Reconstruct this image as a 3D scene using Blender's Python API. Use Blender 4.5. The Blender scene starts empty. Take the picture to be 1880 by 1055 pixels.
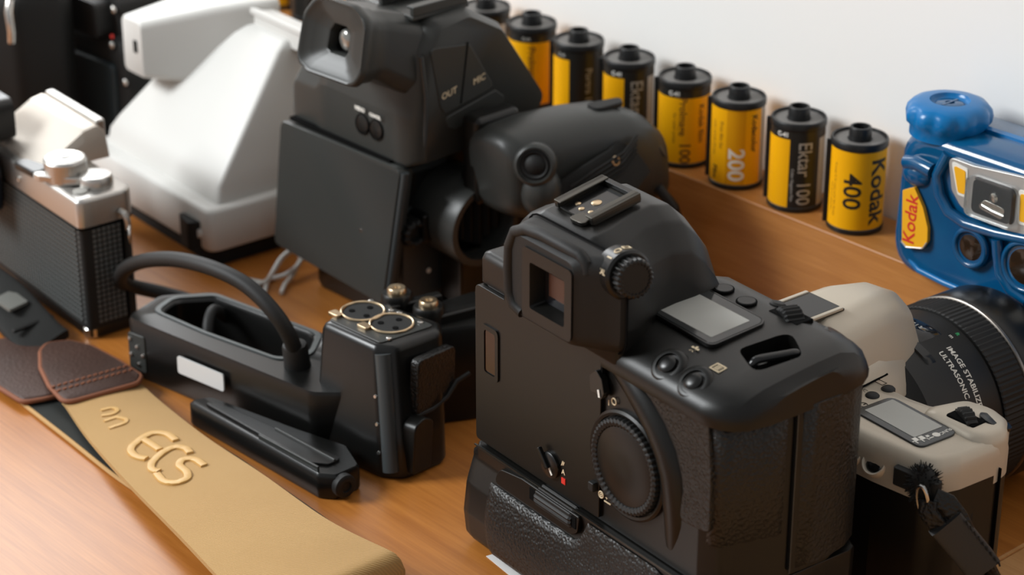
import bpy, bmesh, math, random
from mathutils import Vector, Matrix, Euler
random.seed(7)
SC = bpy.context.scene
COL = SC.collection
S = 0.001                      # everything below is written in millimetres
R = math.radians

# ---------------------------------------------------------------- camera
cam_d = bpy.data.cameras.new('camera'); cam = bpy.data.objects.new('camera', cam_d); COL.objects.link(cam)
cam.location = (0.5989, -0.7181, 0.467)
cam.rotation_euler = (R(65.0), 0, R(48.5))
cam_d.sensor_width = 36.0; cam_d.lens = 80.43
cam_d.clip_start = 0.01; cam_d.clip_end = 50
cam_d.dof.use_dof = True; cam_d.dof.focus_distance = 0.85; cam_d.dof.aperture_fstop = 12.0
SC.camera = cam
# ---------------------------------------------------------------- light and exposure
w = bpy.data.worlds.new('world'); SC.world = w; w.use_nodes = True
bg = w.node_tree.nodes['Background']; bg.inputs[0].default_value = (0.97, 0.985, 1.0, 1); bg.inputs[1].default_value = 0.35
def area(name, loc, target, sx, sy, power, col):
    d = bpy.data.lights.new(name, 'AREA'); d.shape = 'RECTANGLE'; d.size = sx; d.size_y = sy; d.energy = power; d.color = col
    o = bpy.data.objects.new(name, d); COL.objects.link(o); o.location = loc
    o.rotation_euler = (Vector(target)-Vector(loc)).to_track_quat('-Z', 'Y').to_euler()
    return o
area('window_light', (-1.45, 0.34, 0.88), (-0.1, -0.2, 0.0), 0.9, 0.8, 18, (0.96, 0.985, 1.0))
area('room_window', (-1.25, -1.60, 1.30), (0.0, -0.05, 0.05), 0.75, 0.75, 52, (0.95, 0.985, 1.0))
SC.view_settings.view_transform = 'Standard'; SC.view_settings.look = 'None'
SC.view_settings.exposure = 0.06; SC.view_settings.gamma = 1.0; SC.view_settings.use_curve_mapping = False

# ---------------------------------------------------------------- materials
def mat(name, col, rough=0.5, metal=0.0, bump=None, spec=0.5, coat=0.0, var=None, trans=0.0, ior=1.45, emit=None, sss=0.0):
    """bump = (kind, scale per metre, strength, distance in mm); var = (second colour, scale)"""
    m = bpy.data.materials.new(name); m.use_nodes = True
    nt = m.node_tree; b = nt.nodes['Principled BSDF']
    b.inputs['Base Color'].default_value = (*col, 1); b.inputs['Roughness'].default_value = rough
    b.inputs['Metallic'].default_value = metal; b.inputs['Specular IOR Level'].default_value = spec
    b.inputs['Coat Weight'].default_value = coat; b.inputs['Coat Roughness'].default_value = 0.1
    b.inputs['Transmission Weight'].default_value = trans; b.inputs['IOR'].default_value = ior
    tc = None
    def coord():
        nonlocal tc
        if tc is None: tc = nt.nodes.new('ShaderNodeTexCoord')
        return tc.outputs['Object']
    if var:
        n = nt.nodes.new('ShaderNodeTexNoise'); n.inputs['Scale'].default_value = var[1]; n.inputs['Detail'].default_value = 4
        nt.links.new(coord(), n.inputs['Vector'])
        mx = nt.nodes.new('ShaderNodeMix'); mx.data_type = 'RGBA'
        mx.inputs[6].default_value = (*col, 1); mx.inputs[7].default_value = (*var[0], 1)
        nt.links.new(n.outputs['Fac'], mx.inputs[0]); nt.links.new(mx.outputs[2], b.inputs['Base Color'])
    if bump:
        kind, sc, st, dist = bump
        if kind == 'noise':
            n = nt.nodes.new('ShaderNodeTexNoise'); n.inputs['Detail'].default_value = 3; out = n.outputs['Fac']
        else:
            n = nt.nodes.new('ShaderNodeTexVoronoi'); n.feature = 'SMOOTH_F1' if kind == 'leather' else 'F1'; out = n.outputs['Distance']
        n.inputs['Scale'].default_value = sc
        nt.links.new(coord(), n.inputs['Vector'])
        bp = nt.nodes.new('ShaderNodeBump'); bp.inputs['Strength'].default_value = st; bp.inputs['Distance'].default_value = dist*S
        nt.links.new(out, bp.inputs['Height']); nt.links.new(bp.outputs['Normal'], b.inputs['Normal'])
    return m

def wood(name, c1, c2, rough, coat, axis_scale=(3, 60, 60)):
    m = bpy.data.materials.new(name); m.use_nodes = True
    nt = m.node_tree; b = nt.nodes['Principled BSDF']; L = nt.links.new
    tc = nt.nodes.new('ShaderNodeTexCoord'); mp = nt.nodes.new('ShaderNodeMapping'); mp.inputs['Scale'].default_value = axis_scale
    L(tc.outputs['Object'], mp.inputs['Vector'])
    n1 = nt.nodes.new('ShaderNodeTexNoise'); n1.inputs['Scale'].default_value = 3.2; n1.inputs['Detail'].default_value = 8; n1.inputs['Distortion'].default_value = 0.6
    L(mp.outputs[0], n1.inputs['Vector'])
    n2 = nt.nodes.new('ShaderNodeTexNoise'); n2.inputs['Scale'].default_value = 14; n2.inputs['Detail'].default_value = 6
    L(mp.outputs[0], n2.inputs['Vector'])
    ma = nt.nodes.new('ShaderNodeMath'); ma.operation = 'MULTIPLY_ADD'; ma.inputs[1].default_value = 0.45
    L(n2.outputs['Fac'], ma.inputs[0])
    mb = nt.nodes.new('ShaderNodeMath'); mb.operation = 'MULTIPLY'; mb.inputs[1].default_value = 0.55
    L(n1.outputs['Fac'], mb.inputs[0]); L(mb.outputs[0], ma.inputs[2])
    cr = nt.nodes.new('ShaderNodeValToRGB'); cr.color_ramp.elements[0].position = 0.36; cr.color_ramp.elements[1].position = 0.64
    cr.color_ramp.elements[0].color = (*c2, 1); cr.color_ramp.elements[1].color = (*c1, 1)
    L(ma.outputs[0], cr.inputs[0]); L(cr.outputs[0], b.inputs['Base Color'])
    b.inputs['Roughness'].default_value = rough; b.inputs['Coat Weight'].default_value = coat; b.inputs['Coat Roughness'].default_value = 0.3
    bp = nt.nodes.new('ShaderNodeBump'); bp.inputs['Strength'].default_value = 0.06; bp.inputs['Distance'].default_value = 0.2*S
    L(n2.outputs['Fac'], bp.inputs['Height']); L(bp.outputs[0], b.inputs['Normal'])
    return m

M = {}
M['wall'] = mat('wall_paint', (0.86, 0.845, 0.82), 0.9, bump=('noise', 400, 0.08, 0.3), spec=0.2)
M['desk'] = wood('desk_wood', (0.47, 0.175, 0.032), (0.355, 0.118, 0.018), 0.38, 0.18)
M['riser'] = wood('riser_wood', (0.50, 0.215, 0.055), (0.38, 0.145, 0.030), 0.42, 0.12)
M['side'] = wood('side_wood', (0.62, 0.33, 0.13), (0.52, 0.26, 0.09), 0.4, 0.2)
M['black'] = mat('black_plastic', (0.0048, 0.0045, 0.0038), 0.37, spec=0.42, bump=('noise', 2600, 0.12, 0.15))
M['black2'] = mat('black_satin_plastic', (0.0048, 0.0048, 0.0045), 0.30, spec=0.5)
M['blackcap'] = mat('black_cap_plastic', (0.010, 0.010, 0.010), 0.38)
M['gloss'] = mat('black_gloss', (0.010, 0.010, 0.010), 0.12)
M['matte'] = mat('matte_black', (0.006, 0.006, 0.0055), 0.75)
M['void'] = mat('deep_black', (0.003, 0.003, 0.003), 0.9, spec=0.1)
M['leather'] = mat('leatherette_black', (0.0062, 0.0060, 0.0055), 0.42, spec=0.5, bump=('leather', 850, 0.9, 0.5))
M['rubber'] = mat('black_rubber', (0.0058, 0.0056, 0.0052), 0.6, bump=('noise', 1500, 0.25, 0.2))
M['white'] = mat('white_print', (0.78, 0.76, 0.70), 0.6)
M['cream'] = mat('cream_print', (0.62, 0.50, 0.33), 0.6)
M['red'] = mat('red_print', (0.62, 0.03, 0.02), 0.5)
M['yellow'] = mat('label_yellow', (0.88, 0.415, 0.003), 0.4, spec=0.3)
M['amber'] = mat('label_amber', (0.70, 0.31, 0.003), 0.4, spec=0.3)
M['inkblack'] = mat('label_black', (0.018, 0.017, 0.015), 0.33)
M['ink'] = mat('ink_black', (0.020, 0.014, 0.008), 0.5)
M['inkbrown'] = mat('ink_brown', (0.20, 0.085, 0.008), 0.5)
M['inkgrey'] = mat('ink_grey', (0.40, 0.39, 0.36), 0.5)
M['silverlab'] = mat('label_silver', (0.55, 0.54, 0.52), 0.35, metal=0.6)
M['steel'] = mat('steel', (0.60, 0.58, 0.55), 0.25, metal=1.0)
M['chrome'] = mat('satin_chrome', (0.52, 0.505, 0.48), 0.40, metal=1.0, bump=('noise', 3000, 0.05, 0.1))
M['shoe'] = mat('worn_shoe_metal', (0.085, 0.08, 0.07), 0.38, metal=1.0)
M['brass'] = mat('warm_brass', (0.62, 0.47, 0.30), 0.30, metal=1.0)
M['lcd'] = mat('grey_lcd', (0.42, 0.42, 0.39), 0.55)
M['lcdframe'] = mat('lcd_window_frame', (0.035, 0.037, 0.037), 0.12)
M['glass'] = mat('dark_glass', (0.01, 0.01, 0.012), 0.04)

# ---------------------------------------------------------------- mesh kit (millimetres)
def rpoly(pts, r, n=4):
    """round the corners of a 2-D polygon; r is one radius or one per corner"""
    out = []; k = len(pts)
    for i in range(k):
        p = Vector(pts[i]); a = Vector(pts[i-1]); b = Vector(pts[(i+1) % k])
        rr = r[i] if isinstance(r, (list, tuple)) else r
        u = (a-p); v = (b-p); lu, lv = u.length, v.length
        if rr <= 0 or lu < 1e-6 or lv < 1e-6:
            out += [tuple(p)]*(n+1); continue
        u /= lu; v /= lv
        ang = u.angle(v, math.pi)
        d = min(rr/max(math.tan(ang/2), 1e-3), lu*0.49, lv*0.49)
        p0 = p+u*d; p1 = p+v*d
        for j in range(n+1):
            t = j/n
            out.append(tuple(p0*(1-t)**2 + p*2*t*(1-t) + p1*t*t))
    return out

def rrect(cx, cy, w, h, r, n=4):
    return rpoly([(cx-w/2, cy-h/2), (cx+w/2, cy-h/2), (cx+w/2, cy+h/2), (cx-w/2, cy+h/2)], r, n)

def frame_of(d):
    d = Vector(d).normalized()
    a = Vector((0, 0, 1)) if abs(d.z) < 0.9 else Vector((1, 0, 0))
    u = a.cross(d).normalized(); v = d.cross(u)
    return u, v, d

ORG = [0.0, 0.0, 0.0]           # world point (mm) that the thing being built hangs on
class MB:
    def __init__(s): s.v = []; s.f = []; s.m = []
    def add(s, vs, fs, mi=0):
        o = len(s.v); s.v += [tuple(p) for p in vs]; s.f += [tuple(i+o for i in f) for f in fs]; s.m += [mi]*len(fs); return s
    def box(s, c, d, rot=None, mi=0):
        x, y, z = d[0]/2, d[1]/2, d[2]/2
        vs = [Vector(p) for p in ((-x,-y,-z),(x,-y,-z),(x,y,-z),(-x,y,-z),(-x,-y,z),(x,-y,z),(x,y,z),(-x,y,z))]
        if rot: e = Euler([R(a) for a in rot]).to_matrix(); vs = [e @ p for p in vs]
        c = Vector(c)
        return s.add([p+c for p in vs], [(3,2,1,0),(4,5,6,7),(0,1,5,4),(1,2,6,5),(2,3,7,6),(3,0,4,7)], mi)
    def bb(s, x0, x1, y0, y1, z0, z1, mi=0):
        return s.box(((x0+x1)/2, (y0+y1)/2, (z0+z1)/2), (x1-x0, y1-y0, z1-z0), None, mi)
    def loft(s, secs, cap=True, mi=0, closed=True):
        n = len(secs[0]); vs = [p for q in secs for p in q]; fs = []
        for i in range(len(secs)-1):
            for j in range(n if closed else n-1):
                k = (j+1) % n
                fs.append((i*n+j, i*n+k, (i+1)*n+k, (i+1)*n+j))
        if cap and closed:
            fs.append(tuple(range(n-1, -1, -1))); fs.append(tuple((len(secs)-1)*n+j for j in range(n)))
        return s.add(vs, fs, mi)
    def prism(s, poly, axis, a0, a1, mi=0, taper=0):
        """extrude a 2-D polygon along axis x/y/z; polygon coords are the other two axes in order"""
        def P(p, a): return {'x': (a, p[0], p[1]), 'y': (p[0], a, p[1]), 'z': (p[0], p[1], a)}[axis]
        return s.loft([[P(p, a0) for p in poly], [P(p, a1) for p in poly]], mi=mi)
    def lathe(s, prof, c, d=(0,0,1), n=32, mi=0, fn=None, closed=False):
        """profile = [(radius, height)]"""
        u, v, w = frame_of(d); c = Vector(c); secs = []
        for r_, h in prof:
            q = []
            for j in range(n):
                a = 2*math.pi*j/n; rr = r_*(fn(a, h) if fn else 1)
                q.append(c + u*math.cos(a)*rr + v*math.sin(a)*rr + w*h)
            secs.append(q)
        if closed: secs.append(secs[0]); return s.loft(secs, cap=False, mi=mi)
        return s.loft(secs, mi=mi)
    def cyl(s, c, d, r, h, n=28, r2=None, mi=0):
        return s.lathe([(r, 0), (r if r2 is None else r2, h)], c, d, n, mi)
    def ring(s, c, d, ro, ri, h, n=36, mi=0):
        return s.lathe([(ro, 0), (ro, h), (ri, h), (ri, 0)], c, d, n, mi, closed=True)
    def torus(s, c, d, r_, t, n=40, k=10, mi=0):
        return s.lathe([(r_+t*math.cos(2*math.pi*i/k), t*math.sin(2*math.pi*i/k)) for i in range(k)], c, d, n, mi, closed=True)
    def tube(s, pts, r, n=10, mi=0, flat=None, up=None, closed=False):
        """sweep a circle (or, with flat=(half width, half thickness), a rounded strip) along a path"""
        P = [Vector(p) for p in pts]; m = len(P); secs = []; u = None
        for i in range(m):
            t = (P[(i+1) % m]-P[i-1]) if closed else (P[min(i+1, m-1)]-P[max(i-1, 0)])
            t.normalize()
            if up is not None: a = Vector(up[i] if isinstance(up[0], (tuple, Vector)) else up)
            else: a = u if u is not None else frame_of(t)[0]
            w_ = a - t*a.dot(t); w_.normalize(); u = w_ if up is None else None
            b = t.cross(w_)
            ri = r[i] if isinstance(r, (list, tuple)) else r
            q = []
            for j in range(n):
                an = 2*math.pi*j/n; ca, sa = math.cos(an), math.sin(an)
                if flat: q.append(P[i] + b*flat[0]*math.copysign(abs(ca)**0.35, ca) + w_*flat[1]*math.copysign(abs(sa)**0.35, sa))
                else: q.append(P[i] + w_*ca*ri + b*sa*ri)
            secs.append(q)
        if closed: secs.append(secs[0])
        return s.loft(secs, cap=not closed, mi=mi)
    def sphere(s, c, r, n=16, sc=(1,1,1), mi=0):
        prof = [(max(math.sin(math.pi*i/10), 0.01), -math.cos(math.pi*i/10)) for i in range(11)]
        o = MB().lathe(prof, (0,0,0), (0,0,1), n)
        return s.add([(c[0]+p[0]*r*sc[0], c[1]+p[1]*r*sc[1], c[2]+p[2]*r*sc[2]) for p in o.v], o.f, mi)
    def xf(s, mx):
        s.v = [tuple(mx @ Vector(p)) for p in s.v]; return s
    def build(s, name, ms, parent=None, bev=0, seg=2, ang=38, label=None, kind=None, sub=0, bang=28):
        me = bpy.data.meshes.new(name)
        me.from_pydata([((p[0]-ORG[0])*S, (p[1]-ORG[1])*S, (p[2]-ORG[2])*S) for p in s.v], [], s.f)
        if not isinstance(ms, (list, tuple)): ms = [ms]
        for m in ms: me.materials.append(M[m] if isinstance(m, str) else m)
        if len(ms) > 1: me.polygons.foreach_set('material_index', s.m)
        bm = bmesh.new(); bm.from_mesh(me); bmesh.ops.recalc_face_normals(bm, faces=bm.faces); bm.to_mesh(me); bm.free()
        me.polygons.foreach_set('use_smooth', [True]*len(me.polygons))
        o = bpy.data.objects.new(name, me); COL.objects.link(o)
        if parent: o.parent = parent
        if bev:
            b = o.modifiers.new('bevel', 'BEVEL'); b.width = bev*S; b.segments = seg; b.limit_method = 'ANGLE'; b.angle_limit = R(bang); b.harden_normals = True
        else: me.set_sharp_from_angle(angle=R(ang))
        if sub:
            q = o.modifiers.new('subsurf', 'SUBSURF'); q.levels = sub; q.render_levels = sub
        if label: o['label'] = label
        if kind: o['kind'] = kind
        return o

def cut(o, cutter):
    """carve a recess (boolean difference), then drop the cutter"""
    c = cutter.build('cutter', ['matte'], o.parent); bpy.context.view_layer.update()
    m = o.modifiers.new('cut', 'BOOLEAN'); m.operation = 'DIFFERENCE'; m.object = c; m.solver = 'EXACT'
    dg = bpy.context.evaluated_depsgraph_get()
    me = bpy.data.meshes.new_from_object(o.evaluated_get(dg), depsgraph=dg)
    o.modifiers.clear(); o.data = me
    bpy.data.objects.remove(c)
    me.polygons.foreach_set('use_smooth', [True]*len(me.polygons)); me.set_sharp_from_angle(angle=R(30))
    return o

def thing(name, label, cat, loc=(0,0,0), yaw=0, group=None, rot=None):
    o = bpy.data.objects.new(name, None); COL.objects.link(o); o.empty_display_size = 0.01
    o.location = [c*S for c in loc]; o.rotation_euler = rot or (0, 0, R(yaw))
    o['label'] = label; o['category'] = cat
    if group: o['group'] = group
    return o

_tx = {}
def text_geo(s, size, bold=0.0, align='CENTER', space=1.0):
    """flat lettering as (verts, faces) in mm, text running along +x, capitals rising along +y"""
    key = (s, size, bold, align, space)
    if key in _tx: return _tx[key]
    c = bpy.data.curves.new('lettering', 'FONT'); c.body = s; c.size = size; c.align_x = align; c.align_y = 'CENTER'
    c.offset = bold; c.resolution_u = 3; c.space_character = space
    o = bpy.data.objects.new('lettering', c); COL.objects.link(o)
    dg = bpy.context.evaluated_depsgraph_get(); me = bpy.data.meshes.new_from_object(o.evaluated_get(dg), depsgraph=dg)
    v = [tuple(p.co) for p in me.vertices]; f = [tuple(p.vertices) for p in me.polygons]
    bpy.data.objects.remove(o); bpy.data.curves.remove(c); bpy.data.meshes.remove(me)
    _tx[key] = (v, f); return v, f

def text_flat(mb, s, size, o, ux, uy, bold=0.0, mi=0, space=1.0, align='CENTER'):
    """lettering on a plane: origin o, reading direction ux, up direction uy"""
    v, f = text_geo(s, size, bold, align, space); ux = Vector(ux).normalized(); uy = Vector(uy).normalized(); o = Vector(o)
    return mb.add([o+ux*p[0]+uy*p[1] for p in v], f, mi)

def text_fine(s, size, bold, space):
    """lettering cut into small pieces so that it can be bent"""
    key = (s, size, bold, space, 'fine')
    if key in _tx: return _tx[key]
    v, f = text_geo(s, size, bold, 'CENTER', space)
    if size > 3.5:
        bm = bmesh.new(); bv = [bm.verts.new(p) for p in v]
        for q in f:
            try: bm.faces.new([bv[i] for i in q])
            except ValueError: pass
        bmesh.ops.triangulate(bm, faces=bm.faces)
        for k in range(4):
            ed = [e for e in bm.edges if e.calc_length() > 1.3]
            if not ed: break
            bmesh.ops.subdivide_edges(bm, edges=ed, cuts=1); bmesh.ops.triangulate(bm, faces=bm.faces)
        bm.verts.index_update()
        v = [tuple(p.co) for p in bm.verts]; f = [tuple(p.index for p in q.verts) for q in bm.faces]; bm.free()
    _tx[key] = (v, f); return v, f

def text_cyl(mb, s, size, rad, phi, z, mi=0, bold=0.0, down=True, space=1.0, sx=1.0):
    """lettering wrapped on an upright cylinder, reading downward, capitals pointing to +phi"""
    v, f = text_fine(s, size, bold, space)
    if down: vs = [(rad*math.sin(phi+p[1]/rad), -rad*math.cos(phi+p[1]/rad), z-p[0]*sx) for p in v]
    else: vs = [(rad*math.sin(phi+p[0]*sx/rad), -rad*math.cos(phi+p[0]*sx/rad), z+p[1]) for p in v]
    return mb.add(vs, f, mi)
# ---------------------------------------------------------------- the setting
def struct(o, label=None):
    o['kind'] = 'structure'
    if label: o['label'] = label
    return o
struct(MB().bb(-640, 900, 34, 60, -750, 1600).build('wall_back', 'wall'), 'plain white painted wall behind the shelf')
struct(MB().bb(-1760, -1740, -1500, 900, -750, 1600).build('wall_left', 'wall'), 'plain white painted wall far to the left')
dk = thing('desk', 'glossy orange-brown wooden desk top under all the cameras', 'desk', (0, 0, 0))
MB().bb(-1700, 157.6, -1000, 33.5, -28, 0).build('desktop', 'desk', dk, bev=0.6)
MB().bb(157.6, 158.9, -1000, 33.5, -28, 0.2).build('edge_strip', 'side', dk)
sd = thing('side_table', 'lighter wooden table leaf joined to the right of the desk', 'table', (0, 0, 0))
MB().bb(159.1, 900, -1000, 33.5, -28, -0.2).build('tabletop', 'side', sd, bev=0.6)
for nm, par, xs in (('desk', dk, (-1600, 120)), ('side', sd, (220, 850))):
    for x in xs:
        for y in (-950, -20): MB().bb(x-20, x+20, y-20, y+20, -750, -28).build('leg', 'side', par, bev=1)
struct(MB().bb(-1700, 900, -1500, 60, -770, -750).build('floor', 'wall'), 'plain pale floor')
rz = thing('shelf_riser', 'long low wooden riser against the wall carrying the film row', 'shelf', (0, 0, 0))
MB().bb(-640, 900, 0, 33.5, 0.05, 62).build('riser_board', 'riser', rz, bev=0.8)
# ---------------------------------------------------------------- film cassettes (front of each faces the camera)
FR = 12.25
M['discgrey'] = mat('disc_grey', (0.16, 0.15, 0.14), 0.45)
def film(x, y, yaw, label, sectors, top=False, texts=(), lip=-78):
    t = thing('film_cassette', label, 'film', (x, y, 62.0), yaw, 'film cassettes in a row on the riser')
    b = MB().lathe([(11.2, 0), (12.5, 0.3), (12.65, 1.0), (12.65, 2.2), (12.2, 2.6)], (0,0,0), n=48)
    b.build('bottom_cap', 'blackcap', t)
    sh = MB(); z1 = 35.0 if top else 39.4
    names = []
    for a0, a1, mn in sectors:
        if mn not in names: names.append(mn)
        k = max(2, int((a1-a0)/6)); lo = []; hi = []
        for i in range(k+1):
            a = R(a0+(a1-a0)*i/k); lo.append((FR*math.sin(a), -FR*math.cos(a), 2.0)); hi.append((FR*math.sin(a), -FR*math.cos(a), z1))
        sh.loft([lo, hi], closed=False, mi=names.index(mn))
    if top:
        if 'inkblack' not in names: names.append('inkblack')
        sh.lathe([(FR, z1), (FR, 39.6)], (0,0,0), n=60, mi=names.index('inkblack'))
    # the felt-lipped slot the film leaves by
    a = R(lip); ux, uy = math.sin(a), -math.cos(a)
    sh.build('shell', names, t)
    c = MB().lathe([(12.2, 38.8), (12.65, 39.3), (12.7, 41.6), (12.3, 42.4), (11.6, 42.4), (11.3, 41.2), (5.5, 40.9)], (0,0,0), n=48)
    c.build('top_cap', 'blackcap', t)
    MB().ring((0,0,41.0), (0,0,1), 11.0, 5.6, 0.25).build('cap_disc', 'discgrey', t, label='grey recessed end disc')
    s = MB().lathe([(5.0, 40.8), (4.9, 46.4), (4.6, 47), (3.6, 47), (3.4, 43), (0.6, 43)], (0,0,0), n=28)
    for i in range(4): s.box((3.1*math.cos(i*math.pi/2), 3.1*math.sin(i*math.pi/2), 44.2), (0.8, 0.8, 2.4))
    s.build('spool', 'blackcap', t)
    lp = MB(); lp.box((ux*12.6+uy*-0.8, uy*12.6+ux*0.8, 21.5), (1.6, 3.4, 39), (0, 0, lip)); lp.build('film_lip', 'blackcap', t, bev=0.3)
    for ink, args in texts:
        q = MB(); text_cyl(q, *args[:1], args[1], FR+0.06, R(args[2]), args[3], bold=args[4] if len(args) > 4 else 0, down=(args[5] if len(args) > 5 else True), sx=(args[6] if len(args) > 6 else 1.0))
        q.build('lettering', ink, t)
    return t
Y = 'yellow'; K = 'inkblack'; SV = 'silverlab'
def fine(ink, phi, z, n=1, size=1.5, s='color negative film for bright prints'):
    return [(ink, (s, size, phi+9*i, z, 0.0)) for i in range(n)]
VW = 39.2   # a cassette turned so that its label angle 0 meets the camera
film(0, 15.0, VW, 'yellow film cassette reading 400 in big black figures, beside the blue camera',
     [(-180, 180, Y)], False, [('ink', ('Kodak', 11.6, 47, 20.5, 0.28)), ('ink', ('400', 11.2, -11, 20.6, 0.22)), ('inkbrown', ('Process C-41 color print film 24 exp', 1.7, -50, 20, 0)), ('inkbrown', ('DX 35 mm safety film', 1.5, -60, 16, 0))], -86)
film(-34.7, 13.9, VW+2, 'sharp black and yellow film cassette with white 100 lettering, second from the blue camera',
     [(-170, -16, Y), (-16, 52, K), (52, 100, SV), (100, 190, K)], True, [('inkgrey', ('Ektar 100', 9.0, 16, 19.0, 0.08, True, 0.86)), ('white', ('C-41', 2.9, -33, 37.0, 0.1, False)), ('inkgrey', ('Color Negative Film', 1.9, -8, 13.5, 0.02))], -100)
film(-70.8, 13.3, VW, 'yellow film cassette with white figures 200 on a darker stripe, third from the blue camera',
     [(-180, -21, Y), (-21, 21, 'amber'), (21, 62, Y), (62, 100, SV), (100, 180, Y)], False,
     [('white', ('200', 10.6, 1, 12.5, 0.22)), ('ink', ('Kodacolor', 4.2, 41, 27.5, 0.1)), ('inkbrown', ('Print film for', 2.6, -34, 26, 0.02)), ('inkbrown', ('color prints 24 exp', 2.2, -53, 24, 0.02)), ('ink', ('Film', 4.0, -50, 7.5, 0.1))], -95)
film(-106, 13.9, VW, 'yellow film cassette with brown lettering under a black band, fourth from blue camera',
     [(-180, 180, Y)], True, [('inkbrown', ('ProImage', 5.0, 2, 26.0, 0.1)), ('inkbrown', ('100', 7.2, 8, 8.0, 0.2)), ('ink', ('Kodak film', 4.4, 46, 22, 0.05)), ('inkbrown', ('for color prints', 2.4, -16, 20, 0)), ('white', ('C-41', 2.9, -18, 37.0, 0.1, False))], -92)
film(-142.6, 12.9, VW, 'blurred black and yellow film cassette with white lettering just above the camcorder grip',
     [(-170, -4, Y), (-4, 55, K), (55, 95, SV), (95, 190, K)], True, [('inkgrey', ('Ektar 100', 9.0, 24, 19.0, 0.08, True, 0.86)), ('white', ('C-41', 2.9, -22, 37.0, 0.1, False))], -95)
film(-177.6, 12.5, VW, 'black film cassette with one plain yellow side and dim lettering, sixth from the blue camera',
     [(-170, -14, Y), (-14, 190, K)], True, [('inkgrey', ('Portra 160', 5.0, 32, 20.0, 0.0)), ('white', ('C-41', 2.2, -34, 37.0, 0.0, False))], -95)
film(-212.5, 13.0, VW, 'yellow film cassette with black top band just right of the camcorder top',
     [(-180, 4, Y), (4, 14, 'amber'), (14, 180, Y)], True, [('inkbrown', ('ProImage 100', 5.0, 8, 19.0, 0.1)), ('white', ('C-41', 2.2, -4, 37.0, 0.0, False))], -110)
film(-247.5, 13.0, VW, 'yellow film cassette with a silver side, half hidden behind the camcorder top',
     [(-180, 30, Y), (30, 80, SV), (80, 180, Y)], True, [], -100)
for x, sec, lb in ((-329, [(-180, 35, Y), (35, 60, SV), (60, 180, Y)], 'yellow film cassette cut by the top edge right of the camcorder eyecup'),
                   (-362, [(-180, 40, Y), (40, 180, Y)], 'all yellow film cassette cut by the top edge just above the camcorder eyecup'),
                   (-396, [(-180, -30, K), (-30, 30, K), (30, 60, SV), (60, 180, K)], 'black film cassette with a silver strip cut by the top edge left of the eyecup'),
                   (-426, [(-180, 180, Y)], 'yellow film cassette farthest to the left, seen above the white camera')):
    film(x, 13.0, VW, lb, sec, True, [], -100)
# ---------------------------------------------------------------- big black reflex camera with battery grip
def zsec(poly, z, inset=0.0, c=None):
    if inset:
        cx = sum(p[0] for p in poly)/len(poly); cy = sum(p[1] for p in poly)/len(poly)
        w_ = max(p[0] for p in poly)-min(p[0] for p in poly); h_ = max(p[1] for p in poly)-min(p[1] for p in poly)
        kx = 1-2*inset/w_; ky = 1-2*inset/h_
        poly = [(cx+(p[0]-cx)*kx, cy+(p[1]-cy)*ky) for p in poly]
    return [(p[0], p[1], z) for p in poly]

def knurl(n, d):
    return lambda a, h: 1 - d*(0.5+0.5*math.cos(n*a))

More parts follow.
